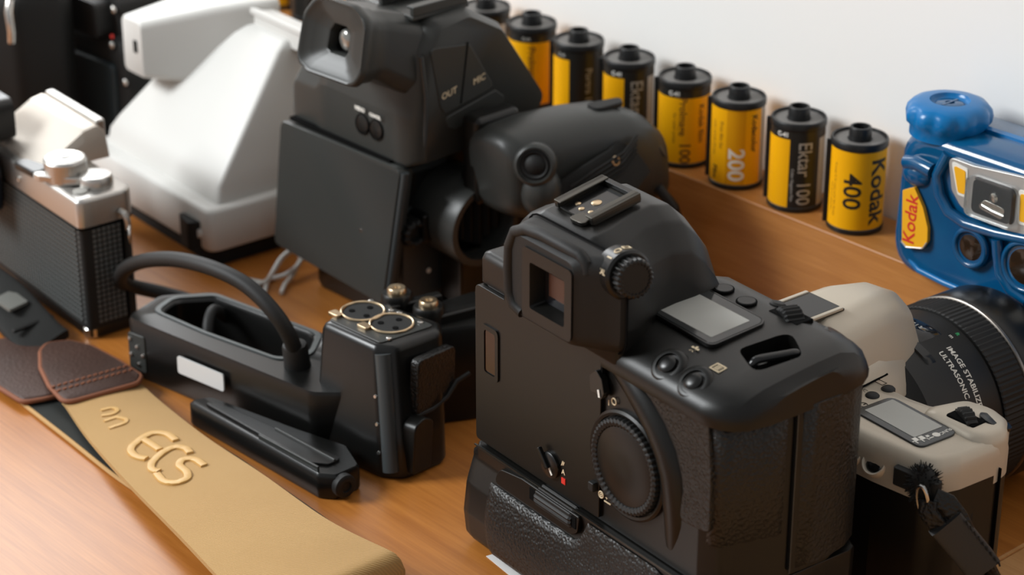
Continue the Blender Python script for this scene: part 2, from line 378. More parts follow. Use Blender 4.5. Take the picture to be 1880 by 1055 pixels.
M['grey_line'] = mat('worn_grey_edge', (0.05, 0.047, 0.04), 0.5)
def big_reflex():
    t = thing('reflex_camera', 'big black reflex camera with battery grip, top screen and rear dial, nearest in front', 'camera', (20.3, -219.2, 0), -5)
    foot = rpoly([(-4.5, 3), (0, 0), (122, 0), (130, 3), (137, 28), (137.5, 46), (132, 62), (118, 68), (103, 65), (95, 54), (20, 53), (-3, 48)],
                 [3, 3, 3, 4, 8, 8, 9, 9, 8, 6, 8, 5], 4)
    b = MB(); b.loft([zsec(foot, 45.2), zsec(foot, 104), zsec(foot, 112, 0.6), zsec(foot, 114.5, 3)])
    body = b.build('body', 'black', t, ang=50)
    # left shoulder
    sh = MB(); sp = rpoly([(-4.6, 0.6), (34, 0), (34, 50), (-3.5, 47)], 3, 4)
    sh.loft([zsec(sp, 112), zsec(sp, 121), zsec(sp, 123.4, 0.8), zsec(sp, 124.4, 2.6)]); sh.build('left_shoulder', 'black', t, ang=50)
    # film door with its window
    dr = MB(); dr.prism(rpoly([(-4.6, 46.5), (70.5, 46.5), (70.5, 111.5), (-4.6, 111.5)], [2, 1, 1, 3], 4), 'y', -1.6, 1.5)
    door = dr.build('film_door', 'black', t, bev=0.5)
    wf = MB(); o_ = rrect(5.4, 86.5, 10.4, 21.5, 2.2); i_ = rrect(5.4, 86.5, 6.8, 17.5, 1.4)
    wf.loft([[(p[0], y, p[1]) for p in q] for q, y in ((o_, -1.4), (o_, -2.3), (i_, -2.3), (i_, -1.4), (o_, -1.4))], cap=False)
    wf.build('window_frame', 'black', door)
    MB().bb(2.2, 8.7, -1.9, -1.5, 78.2, 95).build('film_window', mat('brown_film_window', (0.028, 0.010, 0.005), 0.15), door, label='brown film check window')
    # flowing ridge round the dial
    rp = [(72.5, 2.2, 112), (77, 2.4, 109.5), (84, 2.8, 106), (91.5, 3.2, 101), (98.5, 3.4, 95), (104, 3.5, 88), (107.3, 3.6, 80.5), (108.6, 3.7, 72), (108.8, 4.2, 63), (107.5, 5.2, 52)]
    MB().tube(rp, [3.4, 4.4, 5.4, 6.2, 6.6, 6.8, 6.8, 6.6, 6.2, 5.4], n=20).build('dial_ridge', 'black', t, ang=60)
    # leatherette: thumb rest, side panel, front grip
    tp = rpoly([(80, 113.2), (97, 112.5), (126, 110), (128.3, 90), (128.6, 68), (113, 66), (114.5, 80), (111, 92), (104, 101), (92, 107.5)], [2, 2, 2, 4, 3, 3, 8, 8, 8, 8], 4)
    MB().prism(tp, 'y', -0.9, 1.5).build('thumb_leatherette', 'leather', t, bev=0.4)
    def side_strip(f0, f1, z0, z1, off, name, mt, n=14, parent=t, dz=None):
        a, b_ = f0, f1; secs = []
        lo = []; 
        L = len(pathS)
        P = [pathS[i] for i in range(a, b_)]
        rows = []
        for z, k in ((z0, 0.0), (z0+0.8, 1.0), (z1-0.8, 1.0), (z1, 0.0)):
            row = []
            for i, (x, y) in enumerate(P):
                ii = a+i; x0, y0 = pathS[max(ii-1, 0)]; x1, y1 = pathS[min(ii+1, L-1)]
                tx, ty = x1-x0, y1-y0; l = math.hypot(tx, ty) or 1
                e = 0.0 if i in (0, len(P)-1) else 1.0
                row.append((x+ty/l*off*k*e, y-tx/l*off*k*e, z))
            rows.append(row)
        return MB().loft(rows, cap=False, closed=False).build(name, mt, parent, ang=60)
    pathS = []
    for p, q, n in (((124, -0.2), (130.2, 3.2), 4), ((130.2, 3.2), (136.9, 28), 10)):
        for i in range(n): pathS.append((p[0]+(q[0]-p[0])*i/n, p[1]+(q[1]-p[1])*i/n))
    n1 = len(pathS)
    gp = [(137.0, 28.5), (137.4, 38), (137.3, 46), (136, 54), (132.5, 61), (126, 66.5), (118, 68.3), (110, 67), (103, 64.5), (97.5, 57)]
    for i in range(len(gp)-1):
        for k in range(3): pathS.append((gp[i][0]+(gp[i+1][0]-gp[i][0])*k/3, gp[i][1]+(gp[i+1][1]-gp[i][1])*k/3))
    side_strip(1, n1, 62, 109.5, 1.1, 'side_leatherette', 'leather')
    side_strip(n1+1, len(pathS), 47, 111, 1.6, 'grip_rubber', 'leather')
    MB().bb(136.3, 137.5, 28.6, 29.1, 46, 112).build('door_edge', 'grey_line', t, label='worn grey edge line')
    MB().bb(136.2, 137.6, 27.4, 28.4, 48, 112).build('door_gap', 'void', t)
    # top deck, higher and smoother than the body
    dk2 = MB(); secs = []
    prof = [(-2.8, 108.5), (-3.4, 111), (-2.8, 114), (-0.3, 117), (5, 119.6), (12, 121.4), (24, 123.0), (40, 124.6), (52, 125.2), (60, 123.0), (66, 118.5), (68.8, 113.5), (68.6, 110.5), (60, 109), (20, 108.5)]
    for x, k, dy, dzz in ((72, 1.0, 0, 0), (100, 1.0, 0, 0), (124, 1.0, 0, 0), (130, 0.95, 0, 0), (134.6, 0.86, 0, 0), (137.4, 0.72, 0, 0), (138.6, 0.5, 0, 0)):
        cy = 32
        secs.append([(x if x < 124 else x, cy+(y-cy)*k+ (0 if x < 124 else 0), 108.5+(z-108.5)*(1 if x < 130 else (0.97 if x < 134 else (0.9 if x < 137 else 0.7)))) for y, z in prof])
    # left part of the deck runs under the screen and in front of the prism
    pre = [[(58, max(y, 8)*0.9+2, z-1.0) for y, z in prof], [(66, max(y, 4), z) for y, z in prof]]
    dk2.loft(pre+secs); deck = dk2.build('top_deck', 'black', t, ang=60)
    # deck screen
    tilt = Matrix.Rotation(R(5.0), 4, 'X')
    def deckm(cx, cy, cz, ax=5.0): return Matrix.Translation((cx, cy, cz)) @ Matrix.Rotation(R(ax), 4, 'X')
    fr = MB().prism(rpoly([(-19.2, -11.5), (19, -12.5), (19, 9.5), (17, 12.2), (-14.5, 12.6), (-18.5, 7)], [3, 2.5, 2.5, 3, 3, 3], 4), 'z', -1.2, 0.5)
    fr.xf(deckm(86, 30.5, 124.5, 4.0)).build('screen_window', 'lcdframe', t, bev=0.3)
    MB().prism(rrect(-0.3, -0.8, 31.5, 17.5, 0.6), 'z', 0.2, 0.62).xf(deckm(86, 30.5, 124.5, 4.0)).build('screen', 'lcd', t, label='pale grey liquid crystal screen')
    rim = MB(); a = rpoly([(-20, -12.3), (19.8, -13.3), (19.8, 10), (17.5, 13), (-15, 13.4), (-19.3, 7.4)], 3, 4); i_ = [(p[0]*0.965, p[1]*0.955) for p in a]
    rim.loft([[(p[0], p[1], z) for p in q] for q, z in ((a, -1), (a, 0.35), (i_, 0.35), (i_, -1), (a, -1))], cap=False).xf(deckm(86, 30.5, 124.5, 4.0)).build('screen_rim', 'black2', t)
    # small ring buttons in front of the screen
    for x, y, z in ((76.5, 48.5, 125.6), (89, 48, 125.6)):
        q = MB().cyl((x, y, z-1.5), (0, 0, 1), 3.3, 1.9, 24).build('top_button', 'black', t, bev=0.3)
        MB().torus((x, y, z-0.1), (0, 0, 1), 3.5, 0.35).build('button_ring', 'void', q)
    # main dial and shutter button
    MB().bb(98.5, 113, 49.5, 57.5, 121, 125.4).build('dial_slot', 'void', t, bev=0.5)
    dm = MB().lathe([(6.0, -3.6), (6.9, -3.0), (6.9, 3.0), (6.0, 3.6)], (105.5, 53.6, 121.2), (0.35, 1, 0), 110, fn=knurl(22, 0.13))
    dm.build('main_dial', 'rubber', t, ang=20)
    MB().lathe([(3.0, 0), (3.0, 1.6), (2.2, 2.3)], (95, 57, 122.6), (0, 0.25, 1), 24).build('multi_spot_button', 'rubber', t)
    sb = MB().lathe([(8.2, 0), (8.2, 0.9), (6.0, 1.6)], (121, 60, 119.0), (0.25, 0.6, 1), 30); sb.build('shutter_collar', 'steel', t)
    MB().lathe([(5.6, 0), (5.6, 2.2), (4.8, 2.9)], (121, 60, 119.0), (0.25, 0.6, 1), 30).build('shutter_button', 'black2', t)
    # strap lug in its well
    cut(deck, MB().prism(rpoly([(111.5, 24), (126.5, 18), (129.5, 37), (115, 45)], 4, 4), 'z', 116.5, 135))
    lg = MB().tube([(x_, y_, z_) for x_, y_, z_ in [(123.6+0.28*(p[0]-30.5), p[0], p[1]) for p in rrect(30.5, 119.6, 18, 7.6, 3.4, 5)]], 1.5, 10, closed=True)
    lg.bb(120.5, 122.5, 23, 38, 116.6, 121.5)
    lg.build('strap_lug', 'gloss', t)
    MB().bb(112.5, 128.5, 20, 42, 115.9, 117.0).build('lug_well', 'matte', t)
    # rear thumb buttons
    for x, y, z in ((100.3, 2.6, 119.4), (114.2, 2.2, 118.8)):
        n_ = (0.05, -0.62, 0.78)
        pod = MB().lathe([(7.2, -4.2), (6.4, -0.6), (5.6, -0.1), (4.4, -0.1), (4.2, -1.2)], (x, y, z), n_, 36).build('button_pod', 'black', t, ang=60)
        MB().lathe([(3.3, -1.5), (3.3, 0.3), (2.6, 0.9), (1.2, 1.2)], (x, y, z), n_, 26).build('rear_button', 'black2', pod)
    q = MB(); text_flat(q, '*', 8, (101.5, 11.6, 121.9), (1, 0, 0), (0, 1, 0.2), 0.25); q.build('lettering', 'cream', t)
    q = MB()
    for yy in (0, 3.4): q.bb(-2.4, 2.4, yy-0.2, yy+0.2, 0, 0.15)
    for xx in (-2.2, 2.2): q.bb(xx-0.2, xx+0.2, 0, 3.4, 0, 0.15)
    for yy in (0.9, 1.7, 2.5): q.bb(-1.3, 1.2, yy-0.15, yy+0.15, 0, 0.15)
    q.xf(Matrix.Translation((115.8, 10.0, 121.2)) @ Matrix.Rotation(R(9), 4, 'X')).build('frame_icon', 'cream', t)
    # pentaprism housing, lofted from the eyepiece forward
    def psec(y, zt, k=1.0, z0=112.5, cx=48.0, dip=0.0):
        hw = [(-37*k, z0), (-36*k, z0+12), (-32.5*k, zt-14), (-25*k, zt-4.5), (-15.5*k, zt-0.4), (15.5*k, zt-0.4), (25*k, zt-4.5), (32.5*k, zt-14), (36*k, z0+12), (37*k, z0)]
        return [(cx+p[0], y, p[1]) for p in rpoly(hw, [0.5, 6, 6, 5, 4, 4, 5, 6, 6, 0.5], 3)]
    pr = MB(); pr.loft([psec(-3.5, 148.5, 0.86), psec(-2.0, 152.0, 0.9), psec(2, 153.6, 0.93), psec(8, 154.6, 0.92), psec(14, 155.6, 0.83), psec(20, 156.6, 0.75), psec(28, 157.3, 0.74), psec(36, 155.8, 0.76), psec(43, 149.5, 0.76), psec(48.5, 142.5, 0.74), psec(52.5, 131, 0.71), psec(53.5, 122, 0.68)])
    pr.build('prism_housing', 'black', t, ang=62)
    # eyecup: block, rubber surround, frame and window
    def esec(y, x0, x1, z0, z1, r_=5): return [(p[0], y, p[1]) for p in rpoly([(x0, z0), (x1, z0), (x1, z1), (x0, z1)], r_, 5)]
    ec = MB(); ec.loft([esec(-1.5, 29.5, 84.0, 116.5, 152, 7), esec(-4, 30, 83.2, 116.8, 152, 7), esec(-7.5, 31, 78.0, 117.2, 151.8, 6.5), esec(-11, 32, 74.6, 117.8, 151.4, 6), esec(-13, 33, 71.8, 118.2, 150.6, 5), esec(-14.2, 34.2, 70.6, 119.4, 149.4, 4.5)])
    eye = ec.build('eyecup', 'rubber', t, ang=50)
    cut(eye, MB().loft([esec(-20, 44.5, 68.6, 122.6, 144.4, 1.5), esec(-7, 47.5, 65.6, 125.6, 141.4, 1.0)]))
    MB().tube([(72.5, -10, 146), (71.8, -10, 149.6), (69, -10.5, 151.6), (60, -11.5, 152.4), (50, -12, 152.8), (42, -12.5, 152.2), (36, -13, 149.2), (33.4, -13.4, 143), (33.2, -13.6, 134), (33.6, -13.6, 126), (35.8, -13.4, 121.6), (40.5, -13, 120)], 2.3, 12).build('eyecup_wing', 'rubber', eye)
    fm = MB(); a = [(p[0], p[2]) for p in esec(0, 42.5, 70.2, 120.4, 147, 2.2)]; i_ = [(p[0], p[2]) for p in esec(0, 46.8, 66.4, 124.6, 142.2, 1.2)]
    i2 = [(p[0], p[2]) for p in esec(0, 48.4, 65, 126, 141, 1.0)]
    fm.loft([[(p[0], y, p[1]) for p in q] for q, y in ((a, -12), (a, -15.0), (i_, -15.0), (i2, -9.5))], cap=False); fm.build('eyepiece_frame', 'black', eye)
    MB().bb(46.5, 67, -9.4, -8.8, 124.5, 142.5).build('eyepiece_glass', 'glass', eye)
    MB().bb(51, 63, -9.7, -9.3, 129.5, 138).build('finder_opening', mat('finder_glow', (0.050, 0.017, 0.009), 0.3), eye, label='brown glow of the finder opening')
    for k in range(3):
        for j in range(4): pass
    MB().tube([(p[0], -2.2, p[2]) for p in esec(0, 28.9, 84.6, 116, 152.6, 7.5)], 0.4, 6, closed=True).build('eyecup_seam', 'void', eye)
    MB().bb(70.6, 71.5, -1.9, -0.2, 98, 120).build('door_gap', 'void', t)
    # metering dial on the right of the eyepiece
    ax = Vector((0.97, -0.16, 0.12)).normalized(); o = Vector((77.0, 0.6, 145.6))
    kn = MB().lathe([(8.8, -2), (8.8, 5.6), (7.9, 6.4)], o, ax, 40).build('metering_dial', 'black2', t)
    MB().lathe([(7.1, 5.5), (7.1, 10.4), (6.4, 11.0), (5.6, 11.0), (5.4, 10.6)], o, ax, 120, fn=knurl(24, 0.09)).build('knurled_knob', 'black2', kn, ang=25)
    u, v, ww = frame_of(ax)
    def on_knob(ang, h, rad=8.86):
        d = Vector((0, -0.9, 0.5)); d = (d-ax*d.dot(ax)).normalized(); e = ax.cross(d)
        n_ = d*math.cos(R(ang))+e*math.sin(R(ang)); return o+ax*h+n_*rad, n_
    q = MB()
    p, n_ = on_knob(14, 2.6); text_flat(q, 'CAL', 2.7, p+n_*0.05, ax, ax.cross(n_)*-1, 0.05)
    p, n_ = on_knob(-22, 3.2); text_flat(q, 'I', 4, p+n_*0.08, ax.cross(n_), ax, 0.08)
    q.build('lettering', 'cream', kn)
    q = MB(); p, n_ = on_knob(-46, 3.4); q.torus(p+n_*0.05, n_, 1.2, 0.28, 20, 6); p, n_ = on_knob(-70, 2.8); e = ax.cross(n_)
    for s_ in (-1, 1): q.tube([p+e*1.3*s_-ax*1.1+n_*0.1, p+e*1.3*s_+ax*1.1+n_*0.1], 0.22, 6); q.tube([p+ax*1.1*s_-e*1.3+n_*0.1, p+ax*1.1*s_+e*1.3+n_*0.1], 0.22, 6)
    q.build('dial_icons', 'cream', kn)
    # hot shoe
    hs = MB().bb(36.5, 57.5, 3.5, 24.5, 154.6, 155.5).build('hot_shoe', 'shoe', t, bev=0.3)
    for x in (37.4, 56.6):
        MB().bb(x-1.1, x+1.1, 2.6, 24.6, 155.3, 157.7).bb(x-(0.9 if x > 45 else 1.2), x+(1.2 if x < 45 else 0.9), 2.6, 24.6, 157.3, 158.3).build('rail', 'shoe', hs, bev=0.35)
        MB().bb(x-2.6 if x > 45 else x-1.1, x+1.1 if x > 45 else x+2.6, 2.6, 24.6, 157.4, 158.3).build('rail_lip', 'shoe', hs, bev=0.3)
    MB().bb(38.8, 55.2, 22.6, 24.8, 155.3, 157.9).build('front_stop', 'black2', hs, bev=0.3)
    MB().bb(38.6, 55.4, 3.2, 22, 155.4, 155.8).build('shoe_plate', 'gloss', hs)
    ct = [(47, 13, 1.9), (42.2, 8.5, 1.1), (46, 7, 1.1), (50.5, 7.6, 1.0), (51.8, 10.6, 1.0)]
    for x, y, r_ in ct: MB().lathe([(r_, 0), (r_, 0.3), (r_*0.7, 0.5)], (x, y, 155.7), n=18).build('contact', 'brass', hs)
    MB().prism(rpoly([(47.5, -0.6), (56, 0), (55, 5), (49, 5.5)], 2, 4), 'z', 155.3, 156.7).build('lock_plate', 'shoe', hs, bev=0.3)
    cc = Vector((46.5, 13.5, 155.0))*S
    hs.matrix_local = Matrix.Translation(cc+Vector((-0.8, 1.8, 0.9))*S) @ Matrix.Rotation(R(11), 4, 'X') @ Matrix.Translation(-cc)
    # rear wheel
    wc = (85.2, -0.5, 74.6); wy = (0, -1, 0)
    MB().lathe([(20.5, -1.5), (20.5, 0.9), (19.6, 1.5), (18.6, 1.2), (18.4, 0)], wc, wy, 60).build('wheel_surround', 'black', t)
    wh = MB().lathe([(14.8, 1.7), (15.4, 2.6), (16.8, 3.1), (17.9, 2.6), (18.2, 1.4), (18.2, 0)], wc, wy, 260, fn=knurl(52, 0.035)).build('rear_wheel', 'rubber', t, ang=22)
    MB().lathe([(14.9, 0.3), (14.9, 2.1), (14.4, 2.4), (3, 2.3)], wc, wy, 60).build('wheel_disc', 'black', wh)
    # wheel lock switch and icon
    MB().bb(66.4, 69.4, -3.6, -1.2, 57.2, 60.8).build('wheel_switch', 'rubber', t, bev=0.5)
    q = MB().torus((72.0, -1.8, 57.2), wy, 1.25, 0.28, 20, 6).torus((72.0, -1.8, 57.2), wy, 0.5, 0.2, 14, 6).bb(73.8, 77.4, -1.95, -1.6, 55.4, 55.8)
    q.build('wheel_icon', 'cream', t); q = MB(); text_flat(q, '+', 2.4, (75.2, -1.9, 57.2), (1, 0, 0), (0, 0, 1), 0.05); q.build('lettering', 'cream', t)
    # film transport switch with A and red mark
    sw = MB().lathe([(5.2, 0), (5.2, 1.4), (4.4, 2.0)], (42.8, -1.4, 56.2), wy, 32).build('mode_switch', 'black2', t)
    MB().box((40.8, -4.0, 58.8), (2.0, 1.8, 8.6), (0, -40, 0)).build('switch_lever', 'black2', sw, bev=0.5)
    MB().box((44.6, -3.5, 54.6), (0.9, 0.3, 2.9), (0, -38, 0)).build('index_mark', 'white', sw)
    q = MB(); text_flat(q, 'A', 2.8, (49.9, -1.75, 56.2), (1, 0, 0), (0, 0, 1), 0.1)
    for i in range(3): q.box((49.2+i*0.55, -1.75, 59.6+i*0.1), (0.28, 0.2, 2.2-i*0.35), (0, 20, 0))
    q.build('lettering', 'cream', t)
    MB().bb(49.0, 51.2, -1.9, -1.6, 51.4, 53.8).build('red_mark', 'red', t)
    # release lever at the door edge
    lv = MB().prism(rpoly([(66.4, 103.2), (70, 106.6), (73.2, 104), (74.6, 99), (73, 95.6), (70.4, 97.4), (66.8, 97)], 1.2, 3), 'y', -3.6, -0.8).build('power_switch', 'black2', t, bev=0.6)
    MB().box((72.2, -3.9, 98.3), (0.9, 0.3, 2.8), (0, -14, 0)).build('index_mark', 'white', lv)
    q = MB(); text_flat(q, 'I', 2.9, (74.2, -1.0, 94.6), (1, 0, 0.1), (0, 0, 1), 0.08); q.torus((77.0, -0.9, 96.3), wy, 1.2, 0.26, 20, 6); q.build('lettering', 'cream', t)
    # battery grip under the body
    bp = rpoly([(-3.0, 44.6), (-1.8, 38), (-5.5, 28), (-7.0, 16), (-5.8, 5), (-1, 0.3), (56, 0.3), (63, 5), (64, 44.6)], [1, 5, 6, 6, 6, 3, 3, 4, 1], 4)
    gs = MB(); cy, cz = 28, 22.5
    secs = []
    for x, k in ((-9.6, 0.80), (-8.6, 0.92), (-6.2, 0.985), (-2, 1), (120, 1), (131, 0.985), (135.8, 0.93), (137, 0.84)):
        secs.append([(x - (2.2 if z > 40 and x < 0 else 0)*-1.9*(1 if x < -2 else 0), cy+(y-cy)*k, z if z > 40 else cz+(z-cz)*(k if z < 6 else 1)) for y, z in bp])
    gs.loft(secs); grip = gs.build('battery_grip', 'black', t, ang=60)
    # its rubber pad, wrapped on the rear
    def gpy(z):
        P = [(44.6, -3.0), (38, -2.6), (33, -3.7), (28, -5.1), (22, -6.4), (16, -6.8), (10, -6.3), (5, -5.2), (2, -3.2)]
        for i in range(len(P)-1):
            if P[i][0] >= z >= P[i+1][0]:
                f_ = (P[i][0]-z)/(P[i][0]-P[i+1][0]); return P[i][1]+f_*(P[i+1][1]-P[i][1])
        return P[-1][1]
    rows = []
    zs = [33.5, 32.8, 30, 27, 24, 21, 18, 15, 12, 9, 6, 4, 3]
    for i, z in enumerate(zs):
        row = []
        for j in range(31):
            x = 8 + (111-8)*j/30
            zz = z
            if z > 27:                      # the pad climbs up to the seam right of the vertical wheel
                f_ = min(max((x-62)/4, 0), 1); zz = z + f_*(43.2-33.5)*(z-27)/6.5
                g = min(max((x-104)/7, 0), 1); zz -= g*g*5*(z-27)/6.5
            e = 0.0 if (i in (0, len(zs)-1) or j in (0, 30)) else 1.0
            row.append((x, gpy(zz)-0.25-1.0*e, zz))
        rows.append(row)
    MB().loft(rows, cap=False, closed=False).build('grip_leatherette', 'leather', grip, ang=70)
    pl = rpoly([(10, 34.6), (58, 34.6), (61.5, 37), (62.5, 44), (28, 44.2), (14, 42)], [3, 3, 3, 1, 3, 5], 4)
    MB().prism(pl, 'y', -4.2, -2.2).build('grip_plate', 'black', grip, bev=0.8)
    MB().bb(33, 61, -4.5, -3.8, 38.2, 43.2).build('wheel_slot', 'void', grip, bev=0.3)
    MB().lathe([(4.0, -11), (4.6, -10), (4.6, 10), (4.0, 11)], (47.5, -1.2, 40.6), (1, 0, 0), 60, fn=knurl(14, 0.12)).build('vertical_wheel', 'rubber', grip, ang=22)
    MB().bb(-3.5, 134, -3.2, -2.6, 44.4, 44.9).build('seam_line', 'shoe', grip)
    return t
big_reflex()
# ---------------------------------------------------------------- silver reflex camera behind it
M['silver'] = mat('champagne_silver_plastic', (0.50, 0.44, 0.355), 0.40, metal=0.25, bump=('noise', 2600, 0.08, 0.1))
M['lensblack'] = mat('lens_black', (0.008, 0.0078, 0.0072), 0.5, bump=('noise', 2500, 0.12, 0.1))
def silver_reflex():
    # local frame: rear right bottom corner at the origin, -x to the left, +y to the front
    t = thing('compact_reflex_camera', 'silver topped reflex camera with zoom lens, behind the big black camera on the right', 'camera', (178.5, -149.5, 0), -3)
    body_p = rpoly([(-135, 2), (-60, 0), (-30, 1), (-6, 4), (-2.5, 16), (-1.5, 34), (-4, 44), (-14, 50), (-26, 48), (-34, 38), (-44, 36), (-128, 36), (-137, 28)], [6, 4, 8, 8, 8, 10, 8, 8, 6, 5, 6, 8, 8], 4)
    b = MB(); b.loft([zsec(body_p, 0.3, 2), zsec(body_p, 2), zsec(body_p, 60)]); body = b.build('body', 'black', t, ang=50)
    # door lines on the right end
    MB().bb(-2.2, -0.9, 36.2, 36.7, 6, 62).build('door_line', 'void', body)
    MB().lathe([(4.2, 0), (4.2, 0.8), (3.6, 1.1)], (-3.4, 27, 46), (1, 0.1, 0), 28).build('terminal_cap', 'rubber', body)
    MB().lathe([(1.4, 0), (1.4, 0.5)], (-2.8, 24, 58), (1, 0.1, 0), 16).build('side_screw', 'brass', body)
    # silver top
    tp = [(p[0]*1.006, p[1]*1.015-0.2) for p in body_p]
    top = MB(); top.loft([zsec(tp, 56.5), zsec(tp, 66), zsec(tp, 69.5, 0.8), zsec(tp, 72, 2.6), zsec(tp, 73, 5.0)]); tc = top.build('top_cover', 'silver', t, ang=60)
    # lower grip shoulder on the right front with the dial
    gs = MB(); gp_ = rpoly([(-36, 28), (-4, 26), (-2, 40), (-8, 48), (-18, 51), (-30, 48)], [5, 8, 8, 8, 8, 6], 4)
    gs.loft([zsec(gp_, 60), zsec(gp_, 71), zsec(gp_, 74.6, 1.4), zsec(gp_, 76, 4)]); gs.build('grip_shoulder', 'silver', t, ang=60)
    MB().bb(-24, -11, 31, 38.5, 72, 76.6).build('dial_slot', 'void', t, bev=0.8)
    MB().lathe([(6.8, -2.2), (7.6, -1.8), (7.6, 1.8), (6.8, 2.2)], (-17.6, 35, 72.2), (0.45, 1, 0), 100, fn=knurl(22, 0.1)).build('command_dial', 'rubber', t, ang=22)
    MB().lathe([(6.2, 0), (6.2, 1.2), (4.5, 1.8)], (-11.5, 43.5, 73.6), (0.15, 0.35, 1), 28).build('shutter_button', 'black2', t)
    # pentaprism hump, rising to the left
    def hs(y, x0, x1, zt, r_): return [(p[0], y, p[1]) for p in rpoly([(x0, 62), (x0+7, zt-5), (x0+16, zt), (x1-16, zt), (x1-7, zt-5), (x1, 62)], [1, r_, r_, r_, r_, 1], 5)]
    h = MB(); h.loft([hs(10, -113, -59, 86, 8), hs(14, -113, -59, 93, 8), hs(22, -112, -60, 97.5, 9), hs(44, -110, -62, 98.5, 9), hs(58, -107, -65, 97, 9), hs(68, -104, -68, 92, 9), hs(74, -101, -71, 82, 9), hs(76, -99, -73, 72, 7)])
    h.build('pop_up_flash_hood', 'silver', t, ang=60)
    sk = MB(); sk.loft([hs(2, -117, -55, 78, 6), hs(8, -117, -55, 82, 6), hs(40, -115, -57, 83, 7), hs(56, -111, -61, 80, 7), hs(64, -107, -65, 72, 6)])
    sk.build('prism_base', 'silver', t, ang=60)
    MB().tube([(-60.6, 9, 73), (-60.8, 16, 73.4), (-61.2, 30, 73.6), (-62.4, 42, 73.6)], 0.4, 6).build('hood_seam', 'void', t)
    # accessory shoe on top
    sh = MB().bb(-96, -77, 14, 32, 97.0, 98.6).build('hot_shoe', 'shoe', t, bev=0.3)
    for x in (-95.5, -77.5): MB().bb(x-0.9, x+0.9, 14, 31, 98.2, 99.4).build('rail', 'silver', sh, bev=0.4)
    MB().bb(-94, -79, 15, 31, 98.5, 98.9).build('shoe_plate', 'gloss', sh)
    # deck screen
    fr = MB().prism(rpoly([(-17.6, -9.8), (16.8, -9.8), (16.8, 9.4), (-17.6, 9.4)], [3.4, 3.4, 4, 4], 4), 'z', -0.6, 0.5)
    mx = Matrix.Translation((-32.0, 19.6, 73.3)) @ Matrix.Rotation(R(-3), 4, 'Z')
    fr.xf(mx).build('screen_window', 'lcdframe', t, bev=0.3)
    MB().prism(rrect(-2.4, 0.5, 25.5, 14.2, 0.6), 'z', 0.4, 0.65).xf(mx).build('screen', 'lcd', t, label='pale grey liquid crystal screen')
    q = MB(); text_flat(q, 'FUNC.', 2.2, (13.6, 5.6, 0.62), (0.1, -1, 0), (1, 0.1, 0), 0.05)
    for i, y in enumerate((1.4, -2.0, -4.9, -7.6)):
        x0 = 13.4-0.4*i
        if i == 0: q.cyl((x0, y, 0.52), (0, 0, 1), 1.5, 0.12, 16)
        elif i == 1: q.box((x0-0.6, y, 0.58), (1.2, 1.4, 0.12)).box((x0+1.0, y+0.4, 0.58), (0.5, 2.2, 0.12)).box((x0+1.0, y-1.3, 0.58), (1.6, 0.4, 0.12))
        else: q.box((x0-0.5, y+0.4, 0.58), (2.4, 2.0, 0.12)).box((x0+1.2, y-0.8, 0.58), (1.8, 0.5, 0.12)).box((x0+0.2, y-1.2, 0.58), (0.5, 1.2, 0.12))
    q.xf(mx).build('function_icons', 'white', t)
    # three small buttons left of the screen, with their print
    for x, y in ((-54.5, 34.0), (-54.5, 25.5), (-56.5, 16.5)):
        q = MB().lathe([(2.7, -1), (2.7, 0.25), (2.2, 0.8), (1.0, 1.1)], (x, y, 73.0), n=24).build('mode_button', 'rubber', t)
    q = MB(); text_flat(q, 'FUNC.', 2.4, (-61, 26.8, 73.15), (1, -0.25, 0), (0.25, 1, 0)); text_flat(q, 'On', 2.2, (-53, 12.6, 73.15), (1, -0.25, 0), (0.25, 1, 0))
    q.torus((-51.6, 17.6, 73.1), (0, 0, 1), 1.6, 0.16, 20, 6).bb(-51.7, -51.4, 17.6, 18.9, 73.1, 73.25)
    for a in (-1, 1): q.bb(-62.5, -58, 35.5+a*1.2, 35.8+a*1.2, 73.1, 73.25).bb(-60.4+a*2.3, -60.1+a*2.3, 34.4, 37, 73.1, 73.25)
    q.build('lettering', 'ink', t)
    # two sunk buttons on the rear shoulder
    for x in (-41, -30):
        q = MB().lathe([(5.4, -2.6), (5.2, 0.6), (4.6, 1.0), (3.9, 0.4), (3.7, -1.2)], (x, 1.4+ (x+43)*0.02, 64.0), (0.05, -0.85, 0.55), 32).build('button_well', 'silver', t, ang=60)
        MB().lathe([(3.9, -1.8), (3.9, -0.6), (2.9, 0.2), (1.2, 0.5)], (x, 1.4, 64.0), (0.05, -0.85, 0.55), 26).build('zoom_button', 'gloss', q)
    # screw and black lug plate on the right rear corner
    MB().lathe([(2.6, -0.6), (2.4, 0.25), (1.7, 0.25), (1.6, -0.3), (0.4, -0.3)], (-8.5, 12.5, 71.9), n=24).build('top_screw', 'steel', t)
    MB().prism(rpoly([(-20, -0.5), (-1, 2), (-1.5, 6), (-20, 4.5)], 1.5, 3), 'z', 60.5, 67.5).build('lug_plate', 'matte', t, bev=0.5)
    # lens: barrel pointing at the wall
    c = (-84, 38, 37); ax = (0.03, 1, 0)
    ln = MB().lathe([(31, 0), (32, 3), (32, 8), (35, 14), (38.5, 18), (38.5, 54), (38.0, 55)], c, ax, 72).build('lens_barrel', 'lensblack', t, ang=40)
    MB().lathe([(39.2, 55), (39.6, 55.6), (39.6, 68.5), (39.2, 69)], c, ax, 320, fn=knurl(110, 0.012)).build('focus_ring', 'rubber', ln, ang=20)
    MB().lathe([(39.3, 69), (39.9, 69.4), (39.9, 70.4), (39.3, 70.8)], c, ax, 72).build('accent_ring', mat('dim_ring_metal', (0.30, 0.27, 0.24), 0.35, metal=1.0), ln, label='thin bright ring')
